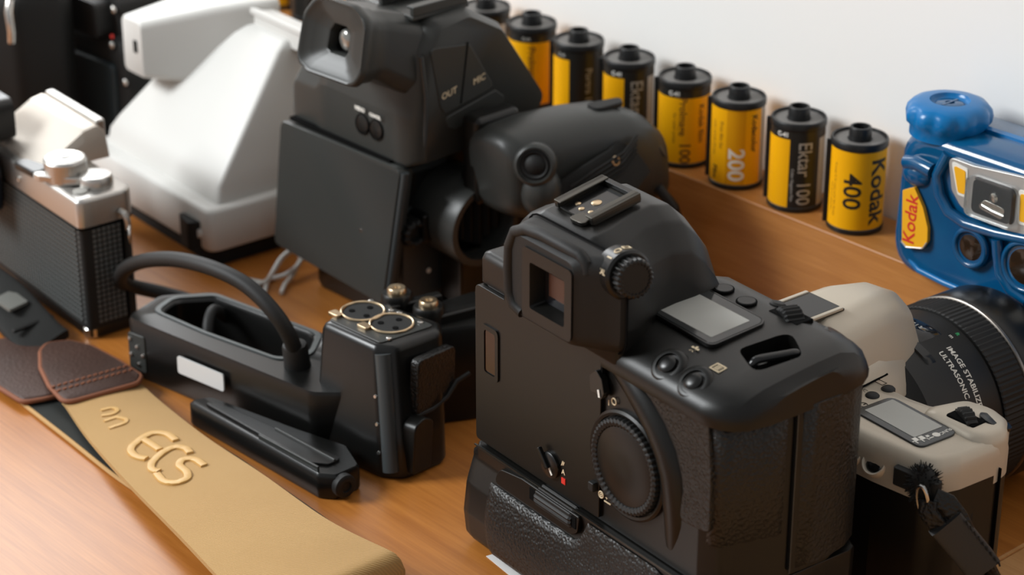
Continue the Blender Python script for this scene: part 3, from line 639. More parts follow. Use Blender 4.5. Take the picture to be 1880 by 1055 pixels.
    MB().lathe([(39.2, 70.8), (39.8, 72), (39.8, 88), (39, 90), (36.5, 90), (35, 82), (30, 78)], c, ax, 72).build('front_rim', 'black2', ln, ang=40)
    MB().lathe([(29.8, 80), (20, 82.5), (0.5, 84)], c, ax, 48).build('front_element', 'glass', ln)
    A = Vector(ax).normalized()
    def onl(phi, h, r_=38.6):            # phi from straight up, turning to +x
        n_ = Vector((math.sin(R(phi)), 0, math.cos(R(phi)))); return Vector(c)+A*h+n_*r_, n_
    def ltext(mb, s_, size, phi, h, bold=0.05, r_=38.6):
        v, f = text_fine(s_, size, bold, 1.0)
        out = []
        for p in v:
            P_, n_ = onl(phi+math.degrees(p[0]/r_), h+p[1], r_); out.append(P_)
        mb.add(out, f)
    q = MB(); ltext(q, 'IMAGE STABILIZER', 3.5, 47, 42.0, 0.06); ltext(q, 'ULTRASONIC', 3.5, 42.5, 37.0, 0.06); q.build('lettering', 'white', ln)
    # distance window on top
    win = MB(); rows = []
    for h in (33, 34, 44, 45):
        row = []
        for i in range(13):
            p, n_ = onl(-16+32*i/12, h, 38.5 + (0.7 if (h in (34, 44) and 0 < i < 12) else 0)); row.append(p)
        rows.append(row)
    win.loft(rows, cap=False, closed=False).build('distance_window', 'glass', ln, ang=50)
    q = MB(); ltext(q, '0.5 0.7 1 3', 2.4, -1, 40.0, 0.02, 39.3); ltext(q, 'm', 2.6, 20, 47.5, 0.02, 38.7); q.build('lettering', 'white', ln)
    q = MB(); ltext(q, 'ft', 2.6, 20, 51, 0.05, 38.7); q.build('lettering', mat('green_print', (0.03, 0.35, 0.12), 0.5), ln)
    # focus switch panel
    q = MB()
    rows = []
    for h in (27, 27.5, 31.5, 32):
        rows.append([onl(-6+38*i/12, h, 38.4+(0.9 if (h in (27.5, 31.5) and 0 < i < 12) else 0))[0] for i in range(13)])
    q.loft(rows, cap=False, closed=False).build('switch_panel', 'black2', ln, ang=50)
    p, n_ = onl(8, 29.5, 39.4); MB().box(p, (3.2, 1.8, 1.2), (0, 4, 0)).build('focus_switch', 'white', ln, bev=0.3)
    # hand strap: fuzzy wrap, key ring, leather loop and stitched sleeve hanging down the right end
    hd = thing('hand_strap', 'black leather hand strap with stitched sleeve hanging from the silver camera', 'strap', (178.5, -144.5, 1.0), -3)
    w_ = MB(); rnd = random.Random(3)
    for i in range(420):
        a = rnd.uniform(0, 2*math.pi); e = rnd.uniform(-1, 1)
        d = Vector((math.cos(a)*math.sqrt(1-e*e), math.sin(a)*math.sqrt(1-e*e), e))
        p0 = Vector((-8.5, -1.0, 62.5))+Vector((d.x*6.2, d.y*4.5, d.z*7.5)); p1 = p0+d*rnd.uniform(0.9, 2.0)+Vector((rnd.uniform(-.5, .5), rnd.uniform(-.5, .5), rnd.uniform(-.5, .5)))
        w_.tube([p0, p1], [0.28, 0.1], 3)
    w_.sphere((-8.5, -1.0, 62.5), 1, 18, (6.3, 4.6, 7.6))
    w_.build('fuzzy_wrap', 'matte', hd, ang=60)
    MB().tube([(-4.5+4.6*math.cos(a)*0.55, -5.4-1.2*math.sin(a), 59.5+6.2*math.sin(a)) for a in [2*math.pi*i/18 for i in range(18)]], 0.75, 8, closed=True).build('key_ring', 'steel', hd, label='bright steel ring')
    lp = [(-3.6, -6.4, 60), (-1.2, -8.6, 55), (1.5, -8.4, 49), (4, -8, 42), (5.6, -7.2, 34)]
    MB().tube([(-2.2, -5.0, 60.5), (-1.4, -6.2, 57), (1.6, -5.0, 53), (5.0, -1.5, 48)], 0, 14, flat=(3.6, 1.1), up=(0.2, -1, 0.3)).build('leather_loop', 'leather', hd)
    MB().tube([(-1.0, -3.2, 61.5), (3.0, -1.0, 60.5), (6.4, 1.0, 56), (8, 3.0, 51), (9, 4.5, 45)], 0, 14, flat=(3.4, 1.1), up=(0.6, -0.8, 0.4)).build('leather_loop', 'leather', hd)
    sl = MB().tube([(4.0, -3.0, 54), (7.5, 2.0, 46.5), (11.5, 6.5, 39), (13.5, 9.0, 34.5)], 0, 20, flat=(6.6, 2.6), up=(0.75, -0.6, 0.3)).build('leather_sleeve', mat('smooth_black_leather', (0.022, 0.022, 0.022), 0.42, bump=('leather', 900, 0.3, 0.2)), hd)
    q = MB()
    for i in range(9):
        z = 53-2.1*i; f_ = (54-z)/20; q.tube([(9.4+f_*9.5, 0.8+f_*12, z+2.4), (9.8+f_*9.5, 1.1+f_*12, z+0.9)], 0.35, 6)
    q.build('stitching', 'matte', sl)
    for dx in (-2.6, 2.6): MB().tube([(12.5+dx*0.5, 8.0+dx, 36), (15+dx*0.6, 11+dx*1.1, 28), (16.5+dx*0.8, 13+dx*1.4, 16), (16+dx, 12+dx*1.6, 4.5), (19+dx, 10+dx*1.6, 1.4), (28+dx, 0+dx*2, 1.4)], 0, 12, flat=(2.6, 1.0), up=(0.25, -1, 0.25)).build('leather_tail', 'leather', hd)
silver_reflex()
# ---------------------------------------------------------------- blue underwater single-use camera on the riser
M['blue'] = mat('translucent_blue_plastic', (0.002, 0.048, 0.15), 0.18, spec=0.5, coat=0.4, var=((0.002, 0.10, 0.23), 45))
M['bluelight'] = mat('light_blue_plastic', (0.001, 0.15, 0.40), 0.28, spec=0.5)
M['clear'] = mat('clear_plastic', (0.9, 0.93, 0.93), 0.05, trans=0.95, ior=1.3)
M['foil'] = mat('reflector_foil', (0.55, 0.53, 0.48), 0.2, metal=1.0)
M['stickeryellow'] = mat('sticker_yellow', (0.86, 0.42, 0.015), 0.4)
def blue_camera():
    ORG[:] = [100, 12, 62]
    t = thing('underwater_camera', 'blue waterproof camera with scalloped winding knob on the riser at the right edge', 'camera', ORG)
    def sec(y, i, cx=102.0):
        x0, x1, z0, z1 = 36.5+i, 164-i, 62.1+i*0.8, 129.0-i
        return [(p[0], y, p[1]) for p in rpoly([(x0+2, z0), (x1, z0), (x1, z1), (x0+4, z1-1)], [15, 14, 14, 15], 7)]
    b = MB(); b.loft([sec(-8.5, 9), sec(-9.5, 6), sec(-9, 3.5), sec(-6.5, 1.2), sec(-2, 0), sec(24, 0), sec(29, 1.5), sec(31.5, 4.5)])
    body = b.build('housing', 'blue', t, ang=62)
    # seam flange all round, and moulded ridges on the front
    fl = MB(); fl.loft([sec(9, -1.2), sec(12.5, -1.2)]); fl.build('seam_flange', 'bluelight', t, ang=40)
    rd = MB()
    for pts, r_ in (([(66, -9, 122), (62, -10, 112), (64.5, -10.4, 104), (70, -10.6, 98), (79, -10.6, 95.6), (95, -10.4, 96.4), (110, -10.2, 98.5), (125, -9.5, 99)], 2.4),
                    ([(95, -10.6, 94), (96, -10.4, 88), (98, -10.4, 80), (104, -10.2, 74), (112, -10, 72)], 2.4),
                    ([(45, -8.4, 112), (52, -10.2, 114), (60, -10.4, 113)], 3.2)):
        rd.tube(pts, r_, 12)
    rd.build('front_ridges', 'blue', t, ang=70)
    MB().sphere((50.5, -8.0, 107.8), 1, 20, (7.5, 3.8, 5.2)).build('side_lug', 'blue', t, ang=70)
    # yellow sticker with red name, reading upward
    st = rpoly([(45.6, 100), (51.5, 103.2), (57, 95.5), (60.2, 87.5), (60.6, 81.5), (58.6, 77.8), (50.0, 75.6), (47.2, 77.2)], [0.5, 1, 3, 3, 2, 2, 1, 0.5], 4)
    s_ = MB().prism(st, 'y', -10.9, -9.0).build('name_sticker', 'stickeryellow', t, bev=0.2)
    q = MB(); text_flat(q, 'Kodak', 8.6, (51.2, -11.0, 88.6), (0.02, 0, 1), (-1, 0, 0.02), 0.12, space=0.98); q.build('lettering', 'red', s_)
    edge = MB(); ed = [(p[0], -10.95, p[1]) for p in st[-16:]]; edge.tube(ed, 0.35, 6); edge.build('worn_edge', 'silverlab', s_, label='pale worn sticker edge')
    # flash window: white bordered yellow card, clear box, reflector
    win = rpoly([(67.5, 121.8), (70.5, 108), (76, 102), (90, 99.2), (112, 99.5), (120, 110), (118, 125.5), (80, 121.5)], [3, 5, 6, 6, 6, 4, 4, 3], 5)
    w_ = MB().prism(win, 'y', -10.9, -9.0).build('flash_window', 'silverlab', t, bev=0.3)
    for pts in ([(69.5, 120.5), (78, 119.5), (79, 107), (74, 107)], [(103.5, 118.5), (112, 119), (111, 104.5), (104.5, 104)]):
        MB().prism(rpoly(pts, 1.2, 3), 'y', -11.3, -10.8).build('card', 'white', w_, bev=0.1)
        cx = sum(p[0] for p in pts)/4; cz = sum(p[1] for p in pts)/4
        MB().prism(rpoly([(cx+(p[0]-cx)*0.72, cz+(p[1]-cz)*0.8) for p in pts], 1, 3), 'y', -11.6, -11.2).build('yellow_panel', 'stickeryellow', w_)
    bx = rrect(91.5, 109.8, 24, 17.5, 3.5, 4)
    MB().prism(rrect(92, 110, 19.5, 14.5, 2.5, 4), 'y', -11.6, -10.8).build('flash_recess', 'gloss', w_)
    MB().prism(rpoly([(85, 105.6), (98, 103.8), (99, 109), (89, 110)], 1.5, 3), 'y', -12.1, -11.5).build('flash_reflector', 'foil', w_, bev=0.3)
    MB().tube([(88, -12.4, 107.4), (93, -12.6, 106.5), (99, -12.4, 106)], 0.8, 8).build('flash_tube', 'foil', w_)
    MB().lathe([(2.0, 0), (2.0, 0.7), (0.8, 1.0)], (93.2, -11.6, 112.0), (0, -1, 0), 16).build('flash_contact', 'foil', w_)
    lens = MB(); i_ = rrect(91.5, 109.8, 21.5, 15, 2.8, 4)
    lens.loft([[(p[0], y, p[1]) for p in q_] for q_, y in ((bx, -10.8), (bx, -14.0), (rrect(91.5, 109.8, 23, 16.5, 3.2, 4), -14.6))]); lens.build('flash_lens', 'clear', w_, ang=40)
    # taking lens and viewfinder openings
    for x, z, rx, nm in ((82.4, 86.0, 6.6, 'taking_lens'), (109.5, 86.5, 9.0, 'lens_port')):
        q = MB().lathe([(rx+2.4, 0), (rx+2.2, 1.4), (rx+1.2, 2.0), (rx+0.2, 1.6), (rx, 0.6)], (x, -10.0, z), (0, -1, 0), 40).build('lens_collar', 'blue', t, ang=60)
        MB().lathe([(rx, 0.2), (rx*0.7, 1.0), (0.3, 1.3)], (x, -10.0, z), (0, -1, 0), 32).build(nm, mat('brown_glass', (0.025, 0.014, 0.008), 0.08), q)
    MB().prism(rpoly([(115.5, 96), (124, 96), (124, 80), (115.5, 80)], 1, 3), 'y', -12.6, -11.0).build('instruction_card', 'white', t)
    # bottom clear edge strip
    MB().tube([(46, -6.5, 76), (49, -7.8, 70), (56, -8.8, 66.4), (70, -9.2, 65.4), (100, -9.2, 65), (140, -9.2, 65)], 1.5, 10).build('edge_bead', 'bluelight', t, ang=70)
    # winding knob
    kc = (54.5, 4.5, 130.4)
    k = MB().lathe([(15.8, -6), (15.8, -2), (17.8, 0), (18.2, 2.5), (17.6, 5.0), (15.6, 7.2), (12.4, 8.3), (8.4, 8.6), (8.0, 7.2), (7.0, 6.6), (0.5, 6.4)], kc, (0, 0, 1), 120,
                   fn=lambda a, h: 1-(0.085*(0.5-0.5*math.cos(11*a))**1.5*max(0.0, 1-abs(h-2.5)/5.6) if h > -1 else 0)).build('winding_knob', 'bluelight', t, ang=60)
    MB().lathe([(5.9, 6.4), (5.9, 7.0), (5.2, 7.4), (2.0, 7.4), (1.8, 6.8), (0.3, 6.8)], kc, (0, 0, 1), 30).box((54.5, 4.5, 137.6), (1, 10, 0.8)).build('knob_cap', 'blue', k, ang=40)
    # counter button and ring on top
    MB().lathe([(4.4, -1), (4.4, 0.5), (3.6, 1.0)], (86, 6, 126.2), (0, 0, 1), 28).build('counter_button', 'bluelight', t)
    MB().torus((106, 2, 126.8), (0, 0, 1), 4.8, 0.8, 30, 8).build('shutter_ring', 'silverlab', t)
    ORG[:] = [0, 0, 0]
blue_camera()
# ---------------------------------------------------------------- camcorder with viewfinder, monitor and grip
M['grey'] = mat('dark_grey_plastic', (0.034, 0.0355, 0.0330), 0.38, bump=('noise', 2200, 0.12, 0.12))
M['greyblue'] = mat('dark_blue_grey_plastic', (0.040, 0.046, 0.048), 0.4)
M['web'] = mat('black_webbing', (0.011, 0.011, 0.010), 0.85, bump=('noise', 900, 0.4, 0.4))
def camcorder():
    ORG[:] = [-175, -90, 0]
    t = thing('camcorder', 'black video camcorder with rubber eyecup, tilted monitor and side grip in the middle', 'video camera', ORG)
    # lower body and front
    lb = rpoly([(-216, -124), (-156, -122), (-150, -114), (-148, -46), (-214, -44)], [4, 5, 4, 6, 6], 3)
    MB().loft([zsec(lb, 0.3, 1), zsec(lb, 3), zsec(lb, 84)]).build('body', 'black2', t, ang=50)
    MB().bb(-168, -149.2, -122.8, -98, 12, 60).build('side_panel', 'greyblue', t, bev=1)
    MB().bb(-170, -149, -123.4, -96, 76, 80).build('side_ledge', 'greyblue', t, bev=1)
    MB().lathe([(1.2, 0), (1.2, 0.5)], (-149.2, -108, 26), (1, 0, 0), 14).build('index_dot', 'white', t)
    # lens barrel stub facing the wall
    MB().lathe([(30, 0), (30, 12), (27, 13), (27, 26), (24, 27), (20, 20), (0.5, 19)], (-178, -44, 48), (0, 1, 0), 48).build('lens_mount', 'black2', t, ang=40)
    # upper unit: sections across the camcorder
    def us(x, P): return [(x, p[0], p[1]) for p in rpoly(P, [2, 6, 8, 7, 7, 6, 6, 3], 4)]
    full = [(-128, 85), (-127, 108), (-121.5, 138), (-113, 151), (-93, 152.5), (-73, 141), (-46, 101), (-58, 87)]
    low = [(-127, 85), (-126, 104), (-120, 113), (-112, 117), (-98, 117), (-82, 114), (-58, 100), (-62, 87)]
    mid = [(-128, 85), (-127.5, 108), (-122, 126), (-113, 138), (-94, 140), (-75, 134), (-48, 101), (-58, 87)]
    inn = [(-121, 87), (-120, 108), (-116.5, 137), (-110, 147.5), (-94, 149.5), (-75, 139), (-49, 101.5), (-60, 89)]
    up = MB(); up.loft([us(-226, [(p[0]*0.97-2.6, 87+(p[1]-87)*0.85) for p in low]), us(-222, low), us(-208, low), us(-202, mid), us(-196, full), us(-150, full), us(-140, full), us(-134.5, inn)])
    U = up.build('upper_unit', 'grey', t, ang=58)
    MB().bb(-224, -149, -129.4, -126, 84.6, 86.2).build('shadow_gap', 'void', t)
    # door flaps on the side, with print
    def yz(P, x0, x1, r_=3): return MB().prism(rpoly(P, r_, 4), 'x', x0, x1)
    yz([(-117.5, 140), (-94.5, 137.2), (-84, 120), (-80, 113.5), (-109.5, 107.5), (-112, 112)], -135.5, -133.9).build('port_door', 'grey', U, bev=0.5)
    yz([(-109.2, 105.8), (-79.4, 112), (-73.5, 107), (-76, 103), (-104, 98.8), (-108, 101)], -135.5, -133.9, 2).build('port_door', 'grey', U, bev=0.5)
    MB().box((-133.8, -98.0, 124.5), (0.5, 0.5, 28), (-9, 0, 0)).build('door_split', 'void', U)
    q = MB(); text_flat(q, 'OUT', 4.2, (-133.6, -107, 117.0), (0, 1, 0.2), (0, 0, 1), 0.1); text_flat(q, 'MIC', 4.2, (-133.6, -89.5, 119.5), (0, 1, 0.2), (0, 0, 1), 0.1); q.build('lettering', 'cream', U)
    MB().tube([(-135.2, -121.5, 137), (-134.6, -119.6, 118), (-135, -120, 104), (-136, -120.5, 87)], 1.1, 8).build('edge_trim', 'greyblue', U)
    for x in (-170.2, -160.2):
        q = MB().lathe([(4.3, -1), (4.3, 0.4), (3.6, 0.6)], (x, -127.6, 97.5+ (x+169)*0.05), (0, -1, 0.1), 26).build('rear_button', 'black2', U)
        MB().torus((x, -128, 97.5), (0, -1, 0.1), 4.5, 0.35).build('button_ring', 'void', q)
    q = MB(); text_flat(q, 'MENU', 2.6, (-170.8, -128.7, 104.6), (1, 0, 0), (0, 0, 1), 0.15); text_flat(q, 'CANCEL', 2.1, (-159.8, -128.7, 104.2), (1, 0, 0), (0, 0, 1), 0.15); q.build('lettering', 'white', U)
    # accessory shoe on top
    sh = MB().bb(-166, -142, -120, -88, 151, 153).build('hot_shoe', 'grey', U, bev=0.5)
    for x in (-165, -143): MB().bb(x-1.4, x+1.4, -120, -89, 153, 157).bb(x-(1.4 if x < -150 else 3.5), x+(3.5 if x < -150 else 1.4), -120, -89, 156, 157.4).build('rail', 'grey', sh, bev=0.5)
    # viewfinder tube and eyecup
    ax = Vector((0.14, -1, 0.26)).normalized(); e0 = Vector((-157.4, -149, 145.4)); u = Vector((1, 0, 0)); u = (u-ax*u.dot(ax)).normalized(); v = u.cross(ax)*-1
    if v.z < 0: v = -v
    def vs(h, w_, hh, r_, dx=0, dz=0): return [tuple(e0+ax*h+u*(p[0]+dx)+v*(p[1]+dz)) for p in rpoly([(-w_/2, -hh*0.42), (-w_*0.30, -hh/2), (w_*0.42, -hh/2), (w_/2, -hh*0.30), (w_/2*0.9, hh*0.36), (w_*0.22, hh/2), (-w_*0.34, hh/2), (-w_/2*1.0, hh*0.22)], [r_]*8, 4)]
    tube = MB(); tube.loft([vs(-36, 40, 36, 6, 5, -4), vs(-24, 39, 34, 6, 3, -2), vs(-14, 35, 30, 6), vs(-9, 35, 30, 6), vs(-5, 36, 31, 7)])
    T = tube.build('viewfinder_tube', 'grey', t, ang=60)
    cupm = MB(); cupm.loft([vs(-7, 37, 32, 7), vs(-2, 38, 33, 7), vs(1, 40.5, 35, 8), vs(3.4, 40.2, 34.6, 8), vs(4.4, 38.4, 33, 8), vs(4.1, 36, 30.8, 8), vs(3.2, 34.6, 29.4, 7), vs(3.1, 27, 23.5, 6), vs(2.5, 25.8, 22.2, 5), vs(2.3, 15, 14, 2, 2, 0.5), vs(1.9, 12.5, 12.5, 1, 2, 0.5), vs(-3.6, 11.5, 11.5, 1, 2, 0.5)], cap=False)
    E_ = cupm.build('eyecup', 'grey', T, ang=60)
    q = MB(); q.loft([vs(-4.2, 13, 13, 1, 2, 0.5), vs(-3.5, 13, 13, 1, 2, 0.5)]); q.build('eyepiece_well', 'void', E_)
    MB().sphere(tuple(e0+ax*-1.4+u*3.4+v*0.6), 4.6, 18, (1, 0.5, 1.1)).build('eyepiece_lens', mat('eyepiece_glass', (0.30, 0.30, 0.28), 0.12, metal=0.6), E_)
    # monitor leaning at the rear
    A = Vector((-229.5, -131, 83.5)); B = Vector((-139.5, -131, 85.5)); Cc = Vector((-146.0, -137.5, 18.5)); D = Vector((-230.5, -137.5, 21.5))
    n_ = (B-A).cross(D-A).normalized()
    if n_.y > 0: n_ = -n_
    def quad(k, off, r_): 
        cen = (A+B+Cc+D)/4; P = [D, Cc, B, A]; ex = (B-A).normalized(); ey = n_.cross(ex)*-1
        pts = [((p-cen).dot(ex), (p-cen).dot(ey)) for p in P]
        pts = [(p[0]*k, p[1]*k) for p in pts]
        return [tuple(cen+ex*p[0]+ey*p[1]+n_*off) for p in rpoly(pts, r_, 4)]
    mon = MB(); mon.loft([quad(0.985, -8.0, 4), quad(1.0, -7, 4), quad(1.0, -0.8, 4), quad(0.988, 0, 4)]); Mn = mon.build('monitor', 'grey', t, ang=50)
    MB().tube([tuple(B-n_*2.5+Vector((0.3, 0, -2))), tuple(Cc-n_*2.5+Vector((0.3, 0, 2)))], 1.9, 10).build('monitor_edge', 'greyblue', Mn)
    MB().lathe([(1.0, 0), (0.8, 0.4)], tuple((A+B*3)/4*0.45+(D+Cc*3)/4*0.55+n_*0.0), tuple(n_), 12).build('monitor_pin', 'steel', Mn)
    # microphone holder: ring with clamp screw
    rc = (-160, -96, 56.5)
    MB().lathe([(17, 0), (19.5, 1.0), (20.5, 4), (20.5, 36), (20, 38.2), (17.0, 38.2), (16, 36), (15.4, 12), (12, 8)], rc, (1, 0, -0.06), 56).build('microphone_ring', 'grey', t, ang=40)
    q = MB()
    for k in range(5): q.box((-131, -107+k*5.2, 56.5), (8, 1.8, 27-abs(k-2)*5), (0, 0, 25))
    q.build('ring_cushions', 'rubber', t)
    MB().bb(-134, -124, -101, -92, 74, 79).build('ring_hinge', 'black', t, bev=1.5)
    kn = MB().lathe([(5.5, 0), (7.0, 1), (7.0, 12), (5.2, 13), (4.2, 12.4), (4.0, 10)], (-152, -122, 52), (1, 0, -0.05), 90, fn=knurl(12, 0.14)).build('clamp_knob', 'rubber', t, ang=25)
    MB().bb(-150, -138, -119, -111, 46, 60).build('knob_bracket', 'black', t, bev=1.5)
    MB().bb(-146, -130, -104, -88, 12, 40).build('ring_foot', 'black2', t, bev=2)
    # side grip
    def gsec(y, cx, cz, w_, h_): return [(p[0], y+(p[1]-cz)*-0.10, p[1]) for p in rrect(cx, cz, w_, h_, min(w_, h_)*0.42, 5)]
    g = MB(); g.loft([gsec(-104, -110, 85, 26, 28), gsec(-102, -110, 85, 34, 37), gsec(-96, -109, 84.5, 38, 42), gsec(-80, -107, 84.5, 41, 45), gsec(-60, -103, 84, 42, 46), gsec(-42, -100, 82.5, 42, 46), gsec(-29, -99, 79, 40, 44), gsec(-21, -98, 75, 34, 38), gsec(-16, -98, 72, 24, 28), gsec(-14.5, -98, 71, 12, 15)])
    G_ = g.build('grip', 'grey', t, ang=62)
    pd = (0.62, -0.74, 0.22)
    pod = MB().lathe([(6.5, -16), (9.2, -6), (9.8, 0), (9.2, 2.4), (7.8, 3.2), (7.2, 1.6)], (-88.5, -96.5, 94.0), pd, 40).build('joystick_pod', 'grey', G_, ang=62)
    MB().lathe([(7.2, 1.2), (5.8, 2.4), (4.6, 1.6), (3.0, 3.0), (0.4, 3.4)], (-88.5, -96.5, 94.0), pd, 34).build('joystick', 'rubber', pod)
    MB().sphere((-89.5, -92, 80), 1, 20, (9.5, 9.5, 12)).build('thumb_bulge', 'grey', G_, ang=70)
    MB().bb(-130, -118, -104, -78, 66, 108).build('grip_joint', 'black', G_, bev=3)
    MB().lathe([(2.2, 0), (2.2, 1.2), (1.2, 1.6)], (-116, -101.5, 97), (0.2, -1, 0.1), 16).build('grip_screw', 'steel', G_)
    MB().prism(rpoly([(-105, -52), (-95, -54), (-94, -38), (-100, -34)], 4, 4), 'z', 104.6, 107.2).build('zoom_rocker', 'rubber', G_, bev=0.8)
    MB().lathe([(8, -4), (8, 0.6), (6.6, 1.4)], (-86, -24, 86), (0.5, 0.7, 0.5), 28).build('record_button', 'greyblue', G_)
    # webbing hand strap on the grip
    hp = [(-92, -92, 66), (-80, -84, 74), (-76.5, -72, 80), (-76, -56, 84), (-80, -44, 88)]
    MB().tube(hp, 0, 16, flat=(11.5, 1.6), up=(0.9, -0.35, 0.3)).build('hand_strap', 'web', G_)
    q = MB()
    for i in range(9):
        off = -10+2.5*i
        q.tube([(p[0]+1.7, p[1]-0.5, p[2]+off*0.93) for p in hp[1:]], 0.55, 6)
    q.build('strap_ribs', 'web', G_)
    MB().torus((-74.5, -61, 90.5), (1, 0, 0.3), 1.9, 0.4, 20, 6).build('strap_ring', 'brass', G_)
    MB().tube([(-108, -34, 58), (-100, -29, 63), (-90, -27.5, 66.5), (-80, -27.5, 66), (-74, -24, 58), (-77, -17, 46), (-84, -12, 30), (-92, -10, 10), (-96, -12, 3)], 2.6, 10).build('strap_loop', 'rubber', t)
    # small foot screws
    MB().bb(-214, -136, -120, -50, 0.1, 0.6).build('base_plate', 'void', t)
    ORG[:] = [0, 0, 0]
camcorder()
# ---------------------------------------------------------------- detached handle unit with two sockets and a cable
M['ledge'] = mat('light_grey_ledge', (0.075, 0.085, 0.085), 0.42)
def handle_unit():
    t = thing('handle_unit', 'black handle unit with two sockets and a thick looped cable before the camcorder', 'handle', (-196, -242, 0), 11)
    outer = rpoly([(0, -1), (114, -5), (125, 3), (127, 32), (100, 40), (12, 41), (-4, 24)], [6, 8, 8, 6, 6, 7, 7], 4)
    inner = rpoly([(9, 12), (40, 10), (80, 10.5), (88, 20), (78, 36), (18, 37), (6, 25)], [6, 10, 8, 8, 8, 6, 6], 4)
    o2 = [(63+(p[0]-63)*0.99, 19+(p[1]-19)*0.97) for p in outer]; i2 = [(48+(p[0]-48)*1.04, 21+(p[1]-21)*1.07) for p in inner]
    b = MB(); P = lambda q, z: [(p[0], p[1], z) for p in q]
    lo_ = lambda q, d: [(p[0], p[1], d) for p in q]
    b.loft([lo_(o2, 0.4), lo_(outer, 2.6), P(outer, 26.5), P(o2, 28.5), P(i2, 28.5), P(inner, 27), lo_(inner, 0.4), lo_(o2, 0.4)], cap=False)
    B_ = b.build('loop_frame', 'black2', t, ang=45)
    # light grey ledge on the rim
    lip = MB(); oo = [(48+(p[0]-48)*1.10, 21+(p[1]-21)*1.2) for p in inner]
    lip.loft([P(oo, 28.4), P(oo, 29.1), P(i2, 29.1), P(i2, 28.4)], cap=False); lip.build('rim_ledge', 'ledge', B_, ang=40)
    MB().prism(rrect(49.4, 17.3, 28.5, 8.2, 1.3), 'y', -0.55, 0.2).xf(Matrix.Translation((0, -3.0, 0)) @ Matrix.Rotation(R(-2.0), 4, 'Z')).build('label_sticker', mat('white_patch', (0.66, 0.66, 0.65), 0.5), t, label='blank white label sticker')
    q = MB()
    for x, k in ((41, 3), (45, 2), (47, 3)):
        for i in range(k): q.bb(x, x+1.4, -4.2, -3.7, 17.0+i*1.2, 17.7+i*1.2)
    q.build('sticker_print', 'inkgrey', t)
    # screwed end plate at the left
    pl = MB().prism(rpoly([(1.5, 4), (12, 4), (12, 22), (1.5, 22)], 1.5, 3), 'y', -1.9, 0.5).build('end_plate', 'grey', t, bev=0.4)
    for x, z in ((3, 19), (7.2, 16), (10.6, 12.6), (3.2, 11.5), (7.6, 7.5)): MB().lathe([(1.0, 0), (0.9, 0.6), (0.4, 0.8)], (x, -1.9, z), (0, -1, 0), 14).build('plate_screw', 'steel', pl)
    # socket block
    lowp = rpoly([(110, -1), (150, -5), (159, 0), (163, 22), (156, 30), (112, 31)], [3, 4, 6, 6, 5, 3], 4)
    topp = rpoly([(107.5, 9), (140, 5.2), (148, 9), (153, 33), (147, 40), (109, 40)], [3, 4, 6, 6, 5, 3], 4)
    mix = lambda f_: [(a[0]+(b_[0]-a[0])*f_, a[1]+(b_[1]-a[1])*f_) for a, b_ in zip(lowp, topp)]
    k = MB(); k.loft([zsec(lowp, 0.4, 1.2), zsec(lowp, 2.5), zsec(mix(0.3), 18), zsec(mix(0.7), 36), zsec(topp, 51), zsec(topp, 53, 0.8), zsec(topp, 54, 2.4)]); K_ = k.build('socket_block', 'black2', t, ang=48)
    MB().prism(rpoly([(110, 11.5), (141, 8), (148, 34), (111, 37)], 2, 3), 'z', 53.6, 54.7).build('socket_plate', 'grey', K_, bev=0.3)
    for x, y in ((116.5, 25.5), (133.5, 24.0)):
        s_ = MB().torus((x, y, 55.1), (0, 0, 1), 9.0, 0.55, 44, 8).build('socket_ring', 'brass', K_)
        MB().lathe([(8.4, 54.65), (8.4, 54.9), (0.3, 54.9)], (x, y, 0), (0, 0, 1), 36).build('socket_face', 'matte', s_)
        q = MB()
        for a in (90, 210, 330): q.lathe([(1.3, 54.8), (1.3, 55.2), (0.3, 55.2)], (x+4.6*math.cos(R(a)), y+4.6*math.sin(R(a)), 0), (0, 0, 1), 14)
        q.build('contact_holes', 'void', s_)
        MB().prism(rpoly([(x-10, y-11), (x-3.5, y-11.6), (x-4, y-8.0), (x-9, y-6.8)], 1.2, 3), 'z', 54.6, 56.1).build('release_tab', 'brass', s_, bev=0.4)
        for dx, dy in ((8.6, 8.2), (-4, 10), (8, -11)): MB().lathe([(1.3, 54.6), (1.2, 55.2), (0.5, 55.4)], (x+dx, y+dy, 0), (0, 0, 1), 14).build('plate_screw', 'steel', K_)
    # right end: smooth pale corner, leather panel, lever
    MB().tube([(143.6, 6.4, 51), (146.8, 3.8, 38), (151.0, 0.2, 18), (154.0, -2.4, 4)], 3.4, 12).build('corner_strip', 'greyblue', K_)
    for z, x_, y_ in ((34, 144, 0.9), (23, 146.5, -1.4), (11.5, 148.8, -3.6)): MB().lathe([(0.9, 0), (0.7, 0.7)], (x_, y_, z), (0, -1, 0.2), 12).build('corner_screw', 'steel', K_)
    MB().prism(rpoly([(11, 24), (29, 24), (36, 31), (37, 47), (13, 49)], [2, 6, 3, 3, 3], 4), 'x', 152.4, 157.0).build('side_pad', 'leather', K_, bev=0.8)
    MB().tube([(156.5, 11, 24.4), (157.2, 21, 24), (157.6, 30, 26), (158, 36, 31), (160, 42, 33)], 1.0, 8).build('pad_piping', 'rubber', K_)
    MB().prism(rpoly([(2, 2.5), (14, 2), (16, 23), (10, 26), (4, 24)], [2, 2, 3, 4, 4], 4), 'x', 155, 162).build('latch_lever', 'black', K_, bev=1.4)
    # bracket with two thumb screws behind the block
    br = rpoly([(104, 44), (136, 41), (150, 60), (152, 86), (128, 88), (120, 62), (106, 62)], [3, 3, 4, 4, 3, 4, 3], 4)
    r_ = MB(); r_.loft([zsec(br, 0.4, 1), zsec(br, 2), zsec(br, 43), zsec(br, 45, 1.5)]); Rr = r_.build('clamp_bracket', 'black', t, ang=45)
